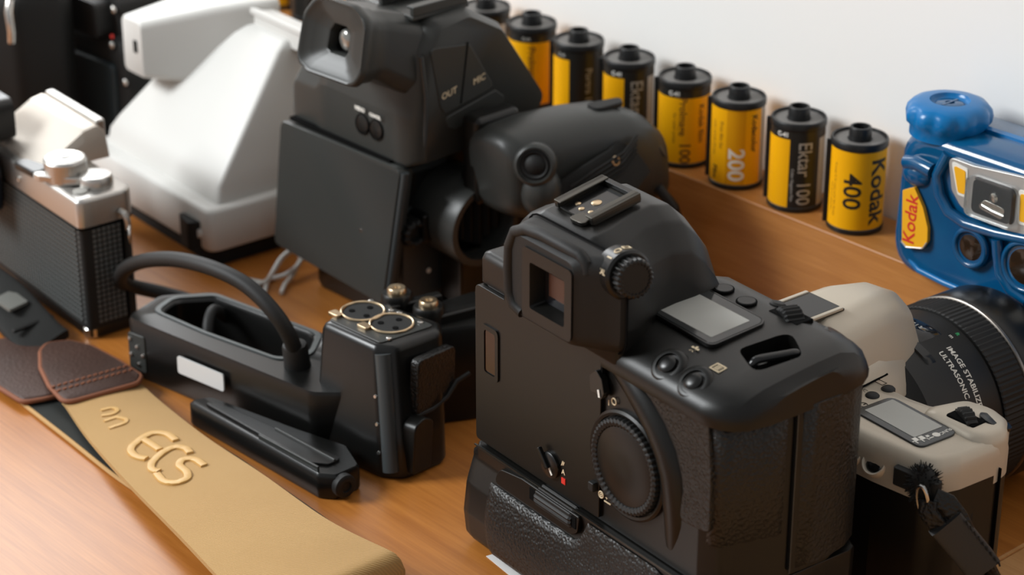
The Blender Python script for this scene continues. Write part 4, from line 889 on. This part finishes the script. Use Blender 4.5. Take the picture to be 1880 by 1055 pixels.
    for x, y in ((111.8, 53), (130.6, 51.5)):
        c = MB().lathe([(6.4, 38), (6.8, 40), (6.8, 51), (6.0, 52.2)], (x, y, 0), (0, 0, 1), 32).build('screw_post', 'black', Rr)
        MB().lathe([(4.2, 52.0), (4.2, 53.8), (3.6, 54.6), (1.8, 54.6), (1.4, 53.6), (0.3, 53.6)], (x, y, 0), (0, 0, 1), 26).build('thumb_screw', 'brass', c)
    for a_ in ((118, 57, 47), (139, 62, 46.5)): MB().box(a_, (5, 26, 5), (0, 0, -22)).build('bracket_rib', 'black', Rr, bev=1.2)
    # cable
    ORG[:] = [0, 0, 0]
    yaw = Matrix.Rotation(R(-11), 4, 'Z') @ Matrix.Translation((196, 242, 0))
    cp = [(-107.1, -214.8, 30.0), (-105.5, -218.2, 42.0), (-110.8, -222.2, 54.0), (-126.0, -224.7, 62.0), (-145.5, -227.6, 64.0), (-171.0, -228.6, 60.0), (-194.9, -228.9, 52.0), (-214.5, -227.5, 42.0), (-227.6, -224.5, 32.0), (-236.0, -218.1, 23.0), (-238.7, -208.9, 17.0), (-233, -199, 13.0), (-222.1, -192.2, 11.0), (-208, -189, 10)]
    def smooth(P, n=4):
        P = [Vector(p) for p in P]; out = []
        for i in range(len(P)-1):
            a, b_, c, d = P[max(i-1, 0)], P[i], P[i+1], P[min(i+2, len(P)-1)]
            for k_ in range(n):
                x = k_/n
                out.append(0.5*((2*b_)+(c-a)*x+(2*a-5*b_+4*c-d)*x*x+(3*b_-a-3*c+d)*x**3))
        out.append(P[-1]); return out
    globals()['smooth'] = smooth
    MB().tube(smooth(cp), 3.4, 14).xf(yaw).build('cable', 'rubber', t, ang=70)
    MB().lathe([(6.2, -9), (5.6, 0), (5.4, 7), (5.0, 8), (3.6, 8.4)], (-107.1, -214.8, 31), (0.02, -0.12, 1), 28).xf(yaw).build('cable_socket', 'rubber', t)
    MB().tube([(-212, -190, 10), (-204, -188, 10), (-190, -187, 9), (-182, -186.5, 8.6)], [4.4, 5, 5, 4], 14).xf(yaw).build('cable_plug', 'rubber', t, ang=50)
    MB().tube(smooth([(22, 38, 20), (24, 30, 27), (28, 22, 24), (33, 16, 12), (35, 13, 3)]), 2.6, 10).build('inner_cable', 'rubber', t)
    # ------------------------------------------------ flat black accessory in front of it
    a = thing('ribbed_accessory', 'flat black ribbed plastic slab between the tan strap and the handle unit', 'accessory', (-96, -242.5, 0), 3)
    fp = rpoly([(-45, -5), (44, -6.5), (50, -2), (50, 11), (34, 18.5), (8, 12.6), (-40, 4.2)], [3, 3, 3, 3, 3, 3, 3], 4)
    f = MB(); f.loft([zsec(fp, 0.3, 0.6), zsec(fp, 1.5), zsec(fp, 10.0), zsec(fp, 11.4, 1.2)]); F_ = f.build('slab', 'black2', a, ang=45)
    MB().prism(rpoly([(-38, -2), (36, -3.2), (42, 1), (42, 8), (-26, 3)], 2, 3), 'z', 11.0, 12.6).build('slab_lid', 'black2', F_, bev=0.7)
    for y0 in (-4.6, 4.0): MB().bb(4, 42, y0, y0+1.0, 11, 13.4).build('slab_rib', 'grey', F_, bev=0.3)
    MB().lathe([(4.6, 0), (5.0, 0.6), (5.0, 3.4), (4.2, 4.0), (2.4, 4.0), (2.2, 3.2), (0.3, 3.2)], (49, 1.5, 6.2), (1, -0.1, 0), 26).build('end_knob', 'rubber', F_)
handle_unit()
# ---------------------------------------------------------------- white instant camera
M['ivory'] = mat('off_white_plastic', (0.66, 0.65, 0.62), 0.42, bump=('noise', 1800, 0.05, 0.1))
def instant_camera():
    t = thing('instant_camera', 'off-white folding-style instant camera with sloping hood, left of the camcorder', 'camera', (-262, -152, 0), -3)
    MB().loft([zsec(rrect(-60, 50, 112, 92, 4), 0.2), zsec(rrect(-60, 50, 112, 92, 4), 9.6)]).build('black_base', 'matte', t, ang=40)
    bp = rrect(-61, 50, 123, 102, 5, 4)
    b = MB(); b.loft([zsec(bp, 9.6, 1), zsec(bp, 11), zsec(bp, 29.5), zsec(bp, 31.2, 1.0), zsec(bp, 31.8, 3.0)]); b.build('base_shell', 'ivory', t, ang=48)
    def fr(z, x0, x1, y0, y1, r_=3): return [(p[0], p[1], z) for p in rpoly([(x0, y0), (x1, y0), (x1+ (0 if z < 60 else 2), y1), (x0, y1)], r_, 4)]
    h = MB(); h.loft([fr(30, -114, -4, 7, 96), fr(40, -113, -5.5, 9, 96, 3), fr(46, -111, -7, 13.5, 96, 3), fr(95, -87, -21, 56, 75, 3), fr(99, -85, -22.5, 61, 74, 3), fr(100.5, -83, -25, 65, 73, 3)])
    h.build('sloping_hood', 'ivory', t, ang=46)
    # viewfinder box on the left
    def vf(y, x0, x1, z0, z1, r_=3): return [(p[0], y, p[1]) for p in rpoly([(x0, z0), (x1, z0), (x1, z1), (x0, z1)], r_, 4)]
    v = MB(); v.loft([vf(17, -105, -86.5, 72.5, 100.5, 3), vf(18.2, -106, -85.5, 71.5, 101.5, 4), vf(50, -100, -66, 66, 108, 4), vf(66, -96, -52, 64, 111.5, 4), vf(77, -94, -50, 64, 111.5, 4)])
    V_ = v.build('viewfinder', 'ivory', t, ang=50)
    MB().prism(rrect(-92.5, 87.5, 3.0, 6.6, 0.8), 'y', 16.4, 17.4).build('eyepiece', 'void', V_)
    tb = MB(); tb.loft([vf(64, -86, 4, 96, 107.5, 3), vf(73, -86, 4, 96, 106.5, 3)]); tb.build('flash_bar', 'ivory', t, ang=50)
    MB().bb(-72, 4, 62.5, 65.5, 105, 108.4).build('bar_ridge', 'ivory', t, bev=0.8)
    MB().prism(rpoly([(-22, 0), (-8, -3), (-4, 4), (-16, 9)], 2, 3), 'z', 9, 24).xf(Matrix.Translation((-3, -3.5, 0))).build('strap_lug', 'matte', t, bev=1)
    MB().lathe([(2.6, 0), (2.6, 1.4), (1.6, 2)], (-9, -0.6, 18), (0, -1, 0), 18).build('lug_pin', 'ivory', t)
instant_camera()
# ---------------------------------------------------------------- silver and black reflex camera at the left edge
M['grid'] = mat('gridded_leatherette', (0.085, 0.092, 0.090), 0.45)
def classic_reflex():
    t = thing('classic_reflex_camera', 'old chrome and black reflex camera with gridded grip standing at the left edge', 'camera', (-236.5, -238.3, 0), -4)
    fp = rpoly([(-138, 0), (0, 0), (0.5, 6), (0, 24), (-4, 28), (-138, 28)], [3, 5, 4, 5, 4, 3], 5)
    MB().loft([zsec(fp, 0.3, 1.2), zsec(fp, 1.2, 0.2), zsec(fp, 5.2, 0.2)]).build('bottom_plate', 'black2', t, ang=48)
    MB().loft([zsec(fp, 5.2, 0.3), zsec(fp, 55.5, 0.3)]).build('body', 'matte', t, ang=48)
    MB().lathe([(3.6, 0.1), (4.0, 0.6), (4.0, 4.6), (3.4, 5.2)], (-3.8, 3.6, 0), (0, 0, 1), 24).build('corner_foot', 'steel', t)
    # gridded covering: rows and columns of small raised pads on the rear, round the corner and on the end
    path = [(-x, 0.0, 0, -1) for x in [134-2.55*i for i in range(51)]]
    for k in range(1, 4):
        a = R(90*k/4); path.append((-4.6+4.4*math.sin(a), 4.6-4.4*math.cos(a), math.sin(a), -math.cos(a)))
    path += [(0.3, y, 1, 0) for y in (6.5, 9, 11.5, 14, 16.5, 19)]
    g = MB()
    for x, y, nx, ny in path:
        for r_ in range(19):
            z = 8.2+2.5*r_; tx, ty = -ny, nx
            c = Vector((x, y, z)); n_ = Vector((nx, ny, 0)); u = Vector((tx, ty, 0)); h_ = 0.95
            q = [c+u*sx*h_+Vector((0, 0, sz*h_))-n_*0.2 for sx, sz in ((-1, -1), (1, -1), (1, 1), (-1, 1))]
            q2 = [c+u*sx*h_*0.7+Vector((0, 0, sz*h_*0.7))+n_*0.28 for sx, sz in ((-1, -1), (1, -1), (1, 1), (-1, 1))]
            g.add(q+q2, [(0, 1, 5, 4), (1, 2, 6, 5), (2, 3, 7, 6), (3, 0, 4, 7), (4, 5, 6, 7)])
    g.build('leatherette_pads', 'grid', t, ang=20, kind='stuff')
    MB().bb(-0.2, 0.8, 20.4, 21.2, 6, 55).build('door_line', 'void', t)
    tp = rpoly([(-138, -0.6), (0.4, -0.6), (0.8, 6), (0.4, 24), (-4, 28.6), (-138, 28.6)], [3, 5, 4, 5, 4, 3], 5)
    MB().loft([zsec(tp, 55.5), zsec(tp, 67.6), zsec(tp, 68.8, 0.5), zsec(tp, 69.4, 1.6)]).build('top_plate', 'chrome', t, ang=40)
    MB().loft([zsec(tp, 54.9, -0.2), zsec(tp, 55.9, -0.2)]).build('plate_joint', 'void', t, ang=40)
    MB().lathe([(1.5, 0), (1.4, 0.8), (0.6, 1.1)], (-58, -0.6, 61.5), (0, -1, 0), 16).build('plate_screw', 'steel', t)
    MB().tube([(1.0, 20, 60), (4.2, 20.5, 59.5), (5.4, 21, 56.5), (5.0, 21.5, 52)], 1.5, 10).build('strap_lug', 'chrome', t)
    MB().torus((5.4, 21.4, 50), (0.5, 1, 0), 4.2, 0.7, 24, 8).build('lug_ring', 'steel', t)
    # speed dial, wind lever, counter
    d = MB().lathe([(8.8, 69), (9.8, 70), (9.8, 79.0), (9.0, 80.2), (8.0, 80.4)], (-27, 8.5, 0), (0, 0, 1), 150, fn=lambda a, h: 1-(0.03*(0.5+0.5*math.cos(44*a)) if 69.5 < h < 78 else 0)).build('speed_dial', 'chrome', t, ang=25)
    MB().lathe([(7.6, 80.3), (7.6, 80.7), (3, 80.8), (2.6, 81.5), (0.3, 81.5)], (-27, 8.5, 0), (0, 0, 1), 36).build('dial_face', 'steel', d)
    q = MB()
    for k in range(14):
        a = 2*math.pi*k/14; q.box((-27+6*math.cos(a), 8.5+6*math.sin(a), 80.8), (1.3, 0.5, 0.2), (0, 0, math.degrees(a)))
    q.build('dial_marks', 'inkgrey', d)
    lv = MB().lathe([(7.6, 69), (7.8, 70), (7.8, 73.6), (7.0, 74.8), (4, 75.2), (0.4, 75.2)], (-12.5, 16, 0), (0, 0, 1), 40).build('lever_hub', 'chrome', t, ang=35)
    MB().prism(rpoly([(-13, 9), (-20, 2), (-29, -4.5), (-34, -5.2), (-33, -1.0), (-24, 6), (-18, 15)], [3, 5, 4, 2, 2, 5, 4], 4), 'z', 70.4, 73.8).build('wind_lever', 'chrome', lv, bev=1.0)
    MB().prism(rpoly([(-33, -4), (-52, -6), (-53, 1), (-36, 6)], 3, 4), 'z', 70.0, 73.6).build('lever_tip', 'black2', lv, bev=1.0)
    MB().lathe([(3.4, 69.2), (3.4, 70.2), (2.6, 70.6)], (-9, 6, 0), (0, 0, 1), 22).build('frame_counter', 'inkgrey', t)
    # pentaprism: broad sloping roof and dark eyepiece
    def px(x, k=1.0, dz=0.0): return [(x, p[0], p[1]) for p in rpoly([(3, 69), (4, 71), (26+dz, 84.5*1.0+ (k-1)*14), (33, 86+(k-1)*14), (37, 82+(k-1)*14), (38, 69)], [0.5, 2, 4, 3, 3, 0.5], 4)]
    p = MB(); p.loft([px(-97, 0.6), px(-95, 1.0), px(-43, 1.0), px(-41.5, 0.95), px(-40.5, 0.6)]); p.build('pentaprism', mat('warm_chrome', (0.66, 0.60, 0.53), 0.42, metal=0.6), t, ang=40)
    MB().bb(-95, -43, 33.5, 38.4, 69, 87.3).build('prism_front', 'chrome', t, bev=1.2)
    e = MB(); e.loft([[(x, y, z) for x, z in rrect(-88, 84 + (0 if y > -20 else -1), w_, h_, 5)] for y, w_, h_ in ((8, 26, 20), (-10, 28, 22), (-18, 30, 24), (-21, 27, 21))]); e.build('eyepiece', 'black2', t, ang=45)
    MB().tube([(-78, -14, 74), (-73, -13, 66), (-69, -12, 58)], 1.1, 8).build('eyepiece_rim', 'steel', t)
    MB().prism(rpoly([(-104, 40), (-74, 40), (-72, 60), (-78, 74), (-104, 74)], 5, 4), 'y', -14, -2).build('finder_attachment', mat('navy_black', (0.010, 0.014, 0.022), 0.4), t, bev=2)
classic_reflex()
# ---------------------------------------------------------------- two dark reflex cameras far back on the left
M['teal'] = mat('teal_black_plastic', (0.018, 0.027, 0.031), 0.45)
def dark_reflex():
    t = thing('dark_reflex_camera', 'blurred black reflex camera with silver top dial behind the white instant camera', 'camera', (-395, -90, 0), 0)
    ORG[:] = [-395, -90, 0]
    fp = rpoly([(-455, -112), (-394, -112), (-390, -106), (-389, -84), (-389, -60), (-453, -60)], [4, 4, 5, 5, 6, 5], 4)
    MB().loft([zsec(fp, 0.3, 1), zsec(fp, 2), zsec(fp, 66), zsec(fp, 72, 1), zsec(fp, 75, 4)]).build('body', 'matte', t, ang=50)
    MB().prism(rpoly([(-450, 8), (-404, 8), (-403, 60), (-450, 58)], 3, 4), 'y', -114.6, -111).build('film_back', 'teal', t, bev=1)
    h = MB(); h.loft([[(x, y, z) for x, z in rpoly([(-452, 60), (-396, 60), (-402, 92), (-412, 98), (-436, 98), (-446, 92)], 5, 4)] for y in (-108, -100, -60)]); h.build('prism_housing', 'matte', t, ang=50)
    MB().loft([[(x, y, z) for x, z in rpoly([(-438, 74), (-410, 74), (-410, 93), (-438, 93)], 4, 4)] for y in (-118, -106)]).build('eyecup', 'rubber', t, ang=45)
    d = MB().lathe([(10, 74), (10.6, 75.5), (10.6, 83), (9.8, 84)], (-402, -86, 0), (0, 0, 1), 60, fn=knurl(30, 0.03)).build('top_dial', 'chrome', t, ang=25)
    MB().lathe([(7.0, 84), (7.0, 84.6), (2, 84.8), (0.3, 84.8)], (-402, -86, 0), (0, 0, 1), 30).build('dial_face', 'inkgrey', d)
    for x, z, mt in ((-405, 90, 'steel'), (-405, 71, 'steel'), (-394.5, 53, 'steel'), (-404, 76, 'red')):
        MB().sphere((x, -113.0 if z < 80 else -110.5, z), 2.1 if mt == 'steel' else 1.2, 14, (1, 0.6, 1)).build('rear_button', mt, t)
    MB().lathe([(26, 0), (28, 4), (28, 40), (26, 44), (24, 44), (20, 38), (0.5, 36)], (-419, -60, 44), (0, 1, 0), 48).build('lens_barrel', 'lensblack', t, ang=40)
    ORG[:] = [0, 0, 0]
    # --------------------------------------------------------
    t = thing('black_reflex_camera', 'blurred big black camera with a lens, cut off by the top left corner', 'camera', (-470, -150, 0), 0)
    ORG[:] = [-470, -150, 0]
    fp = rpoly([(-540, -168), (-440, -168), (-424, -158), (-420, -132), (-430, -120), (-540, -120)], [4, 8, 10, 8, 6, 5], 4)
    MB().loft([zsec(fp, 0.3, 1), zsec(fp, 2), zsec(fp, 92), zsec(fp, 98, 1), zsec(fp, 101, 4)]).build('body', 'matte', t, ang=50)
    MB().lathe([(27, 0), (27, 8), (24, 10), (24, 16), (20, 14), (0.5, 12)], (-470, -168, 58), (0, -1, 0), 48).build('lens_barrel', 'lensblack', t, ang=40)
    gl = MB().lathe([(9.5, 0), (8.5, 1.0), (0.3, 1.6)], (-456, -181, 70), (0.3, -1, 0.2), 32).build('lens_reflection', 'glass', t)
    MB().prism(rpoly([(-9, -1), (9, -1), (7, 5), (0, 8), (-7, 5)], 2, 4), 'y', -184.2, -183.2).xf(Matrix.Translation((-457, 0, 76)) @ Matrix.Rotation(R(32), 4, 'Y')).build('yellow_reflection', mat('olive_yellow', (0.42, 0.27, 0.03), 0.5), gl)  # yellow half of the light reflected in the lens, painted as a coloured plate
    MB().prism(rpoly([(-9.5, -4.5), (9, -4.5), (9, -0.5), (-9.5, -0.5)], 1.5, 4), 'y', -184.6, -183.4).xf(Matrix.Translation((-457, 0, 76)) @ Matrix.Rotation(R(32), 4, 'Y')).build('white_patch', 'white', gl)  # white half of that lens reflection, also put into a plate's colour
    MB().tube([(-424, -160, 101), (-421, -163, 96), (-420, -163, 86), (-421, -163, 80)], 2.2, 10).build('strap_ring', 'steel', t)
    MB().lathe([(9, 100), (9.4, 102), (9.4, 108), (8.6, 109)], (-432, -140, 0), (0, 0, 1), 50).build('top_dial', 'chrome', t, ang=25)
    h = MB(); h.loft([[(x, y, z) for x, z in rpoly([(-508, 95), (-450, 95), (-456, 122), (-466, 128), (-492, 128), (-502, 122)], 5, 4)] for y in (-165, -126)]); h.build('prism_housing', 'matte', t, ang=50)
    ORG[:] = [0, 0, 0]
dark_reflex()
# ---------------------------------------------------------------- tan camera strap and other soft things
M['tan'] = None
def webbing(name, c1, c2, scale):
    m = bpy.data.materials.new(name); m.use_nodes = True; nt = m.node_tree; b = nt.nodes['Principled BSDF']; L = nt.links.new
    tc = nt.nodes.new('ShaderNodeTexCoord'); mp = nt.nodes.new('ShaderNodeMapping'); mp.inputs['Rotation'].default_value = (0, 0, R(38)); L(tc.outputs['Object'], mp.inputs['Vector'])
    wv = nt.nodes.new('ShaderNodeTexWave'); wv.inputs['Scale'].default_value = scale; wv.inputs['Distortion'].default_value = 0.6; wv.inputs['Detail'].default_value = 2; L(mp.outputs[0], wv.inputs['Vector'])
    n = nt.nodes.new('ShaderNodeTexNoise'); n.inputs['Scale'].default_value = 30; n.inputs['Detail'].default_value = 6; L(tc.outputs['Object'], n.inputs['Vector'])
    mx = nt.nodes.new('ShaderNodeMix'); mx.data_type = 'RGBA'; mx.inputs[6].default_value = (*c1, 1); mx.inputs[7].default_value = (*c2, 1); L(n.outputs['Fac'], mx.inputs[0])
    m2 = nt.nodes.new('ShaderNodeMix'); m2.data_type = 'RGBA'; m2.blend_type = 'MULTIPLY'; m2.inputs[0].default_value = 0.16; L(mx.outputs[2], m2.inputs[6]); L(wv.outputs['Color'], m2.inputs[7])
    L(m2.outputs[2], b.inputs['Base Color']); b.inputs['Roughness'].default_value = 0.75
    b.inputs['Sheen Weight'].default_value = 0.15
    bp = nt.nodes.new('ShaderNodeBump'); bp.inputs['Strength'].default_value = 0.5; bp.inputs['Distance'].default_value = 0.25*S; L(wv.outputs['Fac'], bp.inputs['Height']); L(bp.outputs[0], b.inputs['Normal'])
    return m
M['tan'] = webbing('tan_webbing', (0.53, 0.312, 0.105), (0.45, 0.255, 0.076), 420)
M['tanedge'] = mat('tan_edge', (0.50, 0.30, 0.12), 0.8)
M['backing'] = mat('dark_backing', (0.012, 0.014, 0.012), 0.8)
M['brown'] = mat('dark_brown_leather', (0.040, 0.018, 0.012), 0.55, bump=('leather', 700, 0.5, 0.4), var=((0.068, 0.030, 0.020), 60))
M['rawedge'] = mat('raw_leather_edge', (0.22, 0.075, 0.034), 0.7)
M['puff'] = mat('cream_rubber_print', (0.62, 0.37, 0.12), 0.42)
def lerp_path(P, n):
    """resample a smooth path at n+1 even steps"""
    Q = smooth(P, 8); d = [0]
    for i in range(1, len(Q)): d.append(d[-1]+(Q[i]-Q[i-1]).length)
    out = []; j = 0
    for k in range(n+1):
        t_ = d[-1]*k/n
        while j < len(d)-2 and d[j+1] < t_: j += 1
        f_ = (t_-d[j])/max(d[j+1]-d[j], 1e-6); out.append(Q[j].lerp(Q[j+1], min(f_, 1)))
    return out
def ribbon(near, far, thick, n=60, m=10, crown=0.0, drop=None):
    A = lerp_path(near, n); B = lerp_path(far, n); top = []; bot = []
    for i in range(n+1):
        r1 = []; r2 = []
        for j in range(m+1):
            f_ = j/m; p = A[i].lerp(B[i], f_); e = math.sin(math.pi*f_)
            p = p + Vector((0, 0, crown*e)); r1.append(p); r2.append(p-Vector((0, 0, thick)))
        top.append(r1); bot.append(r2)
    secs = [r1 + r2[::-1] for r1, r2 in zip(top, bot)]
    return secs, top
def tan_strap():
    ORG[:] = [-100, -275, 0]
    t = thing('camera_strap', 'tan woven camera strap with brown leather ends and worn raised lettering, front left', 'strap', ORG)
    near = [(-185, -284.2, 5.6), (-179.7, -285.5, 6.0), (-148.5, -294.1, 6.5), (-104.5, -303.5, 8.0), (-51.3, -313.1, 10.0), (-16.1, -319.8, 11.0), (17.8, -326.8, 12.0)]
    far = [(-184, -249, 4.6), (-178.5, -249.0, 4.6), (-151.8, -253.9, 6.4), (-110.2, -259.9, 9.2), (-65.2, -264.4, 13.0), (-13.1, -270.4, 17.0), (21.5, -268.2, 18.5)]
    secs, top = ribbon(near, far, 2.0, 70, 12, 1.0)
    # the fold at the far right end: the webbing rolls over and tucks under
    last = top[-1]; k = len(last)
    for a in (20, 45, 75, 110, 145):
        r1 = []; r2 = []
        for p in last:
            r_ = max((p.z-1.2)/2, 1.5); c = p-Vector((0, 0, r_))
            q = c+Vector((math.sin(R(a))*r_*0.8, math.sin(R(a))*r_*0.25, math.cos(R(a))*r_)); q2 = c+(q-c)*max(1-2.0/r_, 0.2)
            r1.append(q); r2.append(q2)
        secs.append(r1+r2[::-1])
    MB().loft(secs).build('webbing', 'tan', t, ang=60)
    # second run of the strap underneath, black side up with pale selvedge
    ln = [(-206, -293, 1.8), (-200.0, -294.0, 1.8), (-159.5, -296.2, 1.8), (-119.0, -298.4, 1.7), (-90, -298.0, 1.7), (-50, -298, 1.7), (10, -300, 1.7)]
    lf = [(-200, -266, 1.8), (-190, -264.5, 1.8), (-150, -256.0, 1.8), (-105, -252.5, 1.8), (-75, -253.5, 1.8), (-29.2, -255.5, 1.8), (8, -260, 1.8)]
    s2, t2 = ribbon(ln, lf, 1.5, 50, 6, 0)
    lo = MB().loft(s2).build('under_webbing', 'backing', t, ang=60, label='dark lining side of the strap')
    MB().tube([p[0]+Vector((0, -0.5, -0.55)) for p in t2], 0.95, 8).build('selvedge', 'tanedge', lo)
    # leather ends
    def leather(poly, z, name, tilt):
        P = rpoly(poly, 5, 4); m_ = MB()
        cx = sum(p[0] for p in P)/len(P); cy = sum(p[1] for p in P)/len(P)
        def zz(p, dz): return (p[0], p[1], z+dz+tilt[0]*(p[0]-cx)+tilt[1]*(p[1]-cy))
        m_.loft([[zz(p, -2.4) for p in P], [zz(p, -0.3) for p in P], [zz((cx+(p[0]-cx)*0.97, cy+(p[1]-cy)*0.96), 0.5) for p in P]])
        o = m_.build('leather_end', 'brown', t, ang=40)
        MB().tube([Vector(zz(p, -1.0))+Vector(((p[0]-cx), (p[1]-cy), 0)).normalized()*0.25 for p in P], 1.15, 8, closed=True).build('leather_edge', 'rawedge', o, ang=70)
        return o, zz
    o1, z1 = leather([(-228, -268.5), (-233, -262.5), (-228.5, -253.5), (-216.9, -248.8), (-197.5, -247.6), (-178.4, -247.8), (-173.8, -252.5), (-178.6, -286.2), (-197.2, -282.6), (-214.0, -276.6)], 8.2, 'leather_end', (0.0, 0.0))
    for dx in (0, 4.5):
        q = MB()
        for i in range(13):
            f_ = i/12; a = Vector((-188-dx, -283.5, 8.9)).lerp(Vector((-184-dx, -249.5, 8.9)), f_); q.box(a, (0.9, 1.9, 0.6), (0, 0, 8))
        q.build('stitching', 'rawedge', o1)
    o2, z2 = leather([(-262, -284), (-256, -270), (-240, -262.0), (-229.5, -262.8), (-206, -271), (-192, -278), (-194.5, -288), (-197.5, -296), (-216.5, -296.5), (-240, -295)], 4.6, 'leather_end', (0.0, 0.0))
    # lettering: raised rubber strokes, partly worn away
    def on_strap(u, v):
        i = min(max(u, 0), 1)*70; i0 = min(int(i), 69); f_ = i-i0; j = min(max(v, 0), 1)*12; j0 = min(int(j), 11); g = j-j0
        a = top[i0][j0].lerp(top[i0][j0+1], g); b_ = top[i0+1][j0].lerp(top[i0+1][j0+1], g); return a.lerp(b_, f_)
    def uv(p):
        best = None
        for i in range(71):
            for j in range(13):
                d_ = (top[i][j].x-p[0])**2+(top[i][j].y-p[1])**2
                if best is None or d_ < best[0]: best = (d_, i, j)
        return best[1]/70, best[2]/12
    def zat(p):
        best = min(((q.x-p[0])**2+(q.y-p[1])**2, q.z) for r_ in top for q in r_); return best[1]
    def stroke(pts, r_):
        Q = smooth([Vector((p[0], p[1], 0)) for p in pts], 5)
        return [(p.x, p.y, zat((p.x, p.y))+0.15) for p in Q]
    E_ = [[(-111, -289, 0), (-117, -290.6, 0), (-123.5, -288.5, 0), (-127.5, -281, 0), (-128.5, -274.5, 0), (-123.5, -270.8, 0), (-115.5, -271.6, 0)], [(-127.2, -280.4, 0), (-120, -280.6, 0), (-113.2, -281, 0)]]
    O_ = [[(-98, -291.6, 0), (-102.5, -292.2, 0), (-107, -288.5, 0), (-110.5, -281, 0), (-110.8, -275.6, 0), (-106.6, -273, 0), (-101.2, -274.2, 0)]]
    S_ = [[(-97.5, -293, 0), (-90, -294.6, 0), (-84.5, -292.4, 0), (-84, -287.4, 0), (-89, -284.4, 0), (-95.4, -283.4, 0), (-98.4, -279.8, 0), (-95.6, -276.2, 0), (-87.6, -276.6, 0)]]
    for L_ in (E_, O_, S_):
        q = MB()
        for st in L_: q.tube(stroke(st, 1), 0, 10, flat=(1.6, 0.8), up=(0, 0, 1))
        q.build('raised_letter', 'puff', t, ang=60)
    o_ = [[(-163, -278, 0), (-161.5, -273.5, 0), (-158, -273, 0), (-156.5, -276.5, 0), (-158.5, -280.5, 0)]]
    n_ = [[(-153.5, -282.5, 0), (-152.5, -276, 0)], [(-152.6, -277, 0), (-148, -275.2, 0), (-145.4, -278, 0), (-146.5, -284.5, 0)]]
    for L_ in (o_, n_):
        q = MB()
        for st in L_: q.tube(stroke(st, 1), 0, 8, flat=(0.9, 0.5), up=(0, 0, 1))
        q.build('raised_letter', 'puff', t, ang=60)
    ORG[:] = [0, 0, 0]
tan_strap()
def soft_things():
    ORG[:] = [-270, -258, 0]
    t = thing('neck_strap', 'thick black camera strap with a grey square patch at the left edge', 'strap', ORG)
    MB().tube(smooth([(-330, -262, 14), (-305, -257, 13), (-282, -257, 11.5), (-262, -258.5, 8.5), (-247, -259.5, 5.5), (-238, -258.5, 3.2)], 5), 0, 20, flat=(11.5, 3.0), up=(0.1, -0.25, 1)).build('webbing', 'web', t, ang=60)
    MB().prism(rpoly([(-280, -252.0), (-264, -253), (-261.5, -264), (-277, -263.5)], 1, 3), 'z', 13.6, 15.0).xf(Matrix.Translation((0, 0, 0))).build('grey_patch', mat('grey_patch', (0.16, 0.16, 0.145), 0.6), t)
    MB().box((-251, -258.5, 9.8), (2.2, 22, 1.6), (0, 12, 4)).build('strap_seam', 'rubber', t, bev=0.5)
    ORG[:] = [-232, -130, 0]
    t = thing('white_cord', 'thin white cord looped on the desk between the instant camera and camcorder', 'cord', ORG)
    MB().tube(smooth([(-250, -150, 1.2), (-237.4, -145.5, 1.6), (-230.1, -143.6, 3.0), (-227.6, -141.0, 8.0), (-230.6, -133.7, 12.0), (-232.3, -125.8, 14.0), (-236.8, -119.3, 12.0), (-242.2, -123.8, 6.0), (-237.7, -133.7, 2.0), (-230.6, -142.5, 1.4), (-222, -150, 1.3)]), 1.15, 8).build('strand', 'ivory', t, ang=70)
    MB().tube(smooth([(-240, -151, 1.3), (-232.1, -146.9, 2.0), (-233.6, -137.7, 1.6), (-228.7, -132.3, 4.0), (-226.9, -125.9, 8.0), (-231.7, -119.5, 10.0), (-233.1, -117.2, 9.0), (-231.4, -121.8, 7.0), (-227.7, -128.4, 3.5), (-223.7, -136.4, 2), (-217.6, -143.4, 1.3)]), 1.15, 8).build('strand', 'ivory', t, ang=70)
    MB().lathe([(1.8, -3), (2.4, -2), (2.4, 2), (1.8, 3)], (-231.5, -118.5, 9.5), (0.3, 0.5, 0.6), 18).build('cord_stop', 'ivory', t)
    ORG[:] = [0, 0, 0]
    p = MB().prism([(26, -224.6), (27.2, -219), (90, -224), (90, -234)], 'z', 0.06, 0.22).build('paper', mat('paper_white', (0.78, 0.76, 0.74), 0.8), None)
    p['label'] = 'corner of white paper under the big black camera'; p['category'] = 'paper'
soft_things()
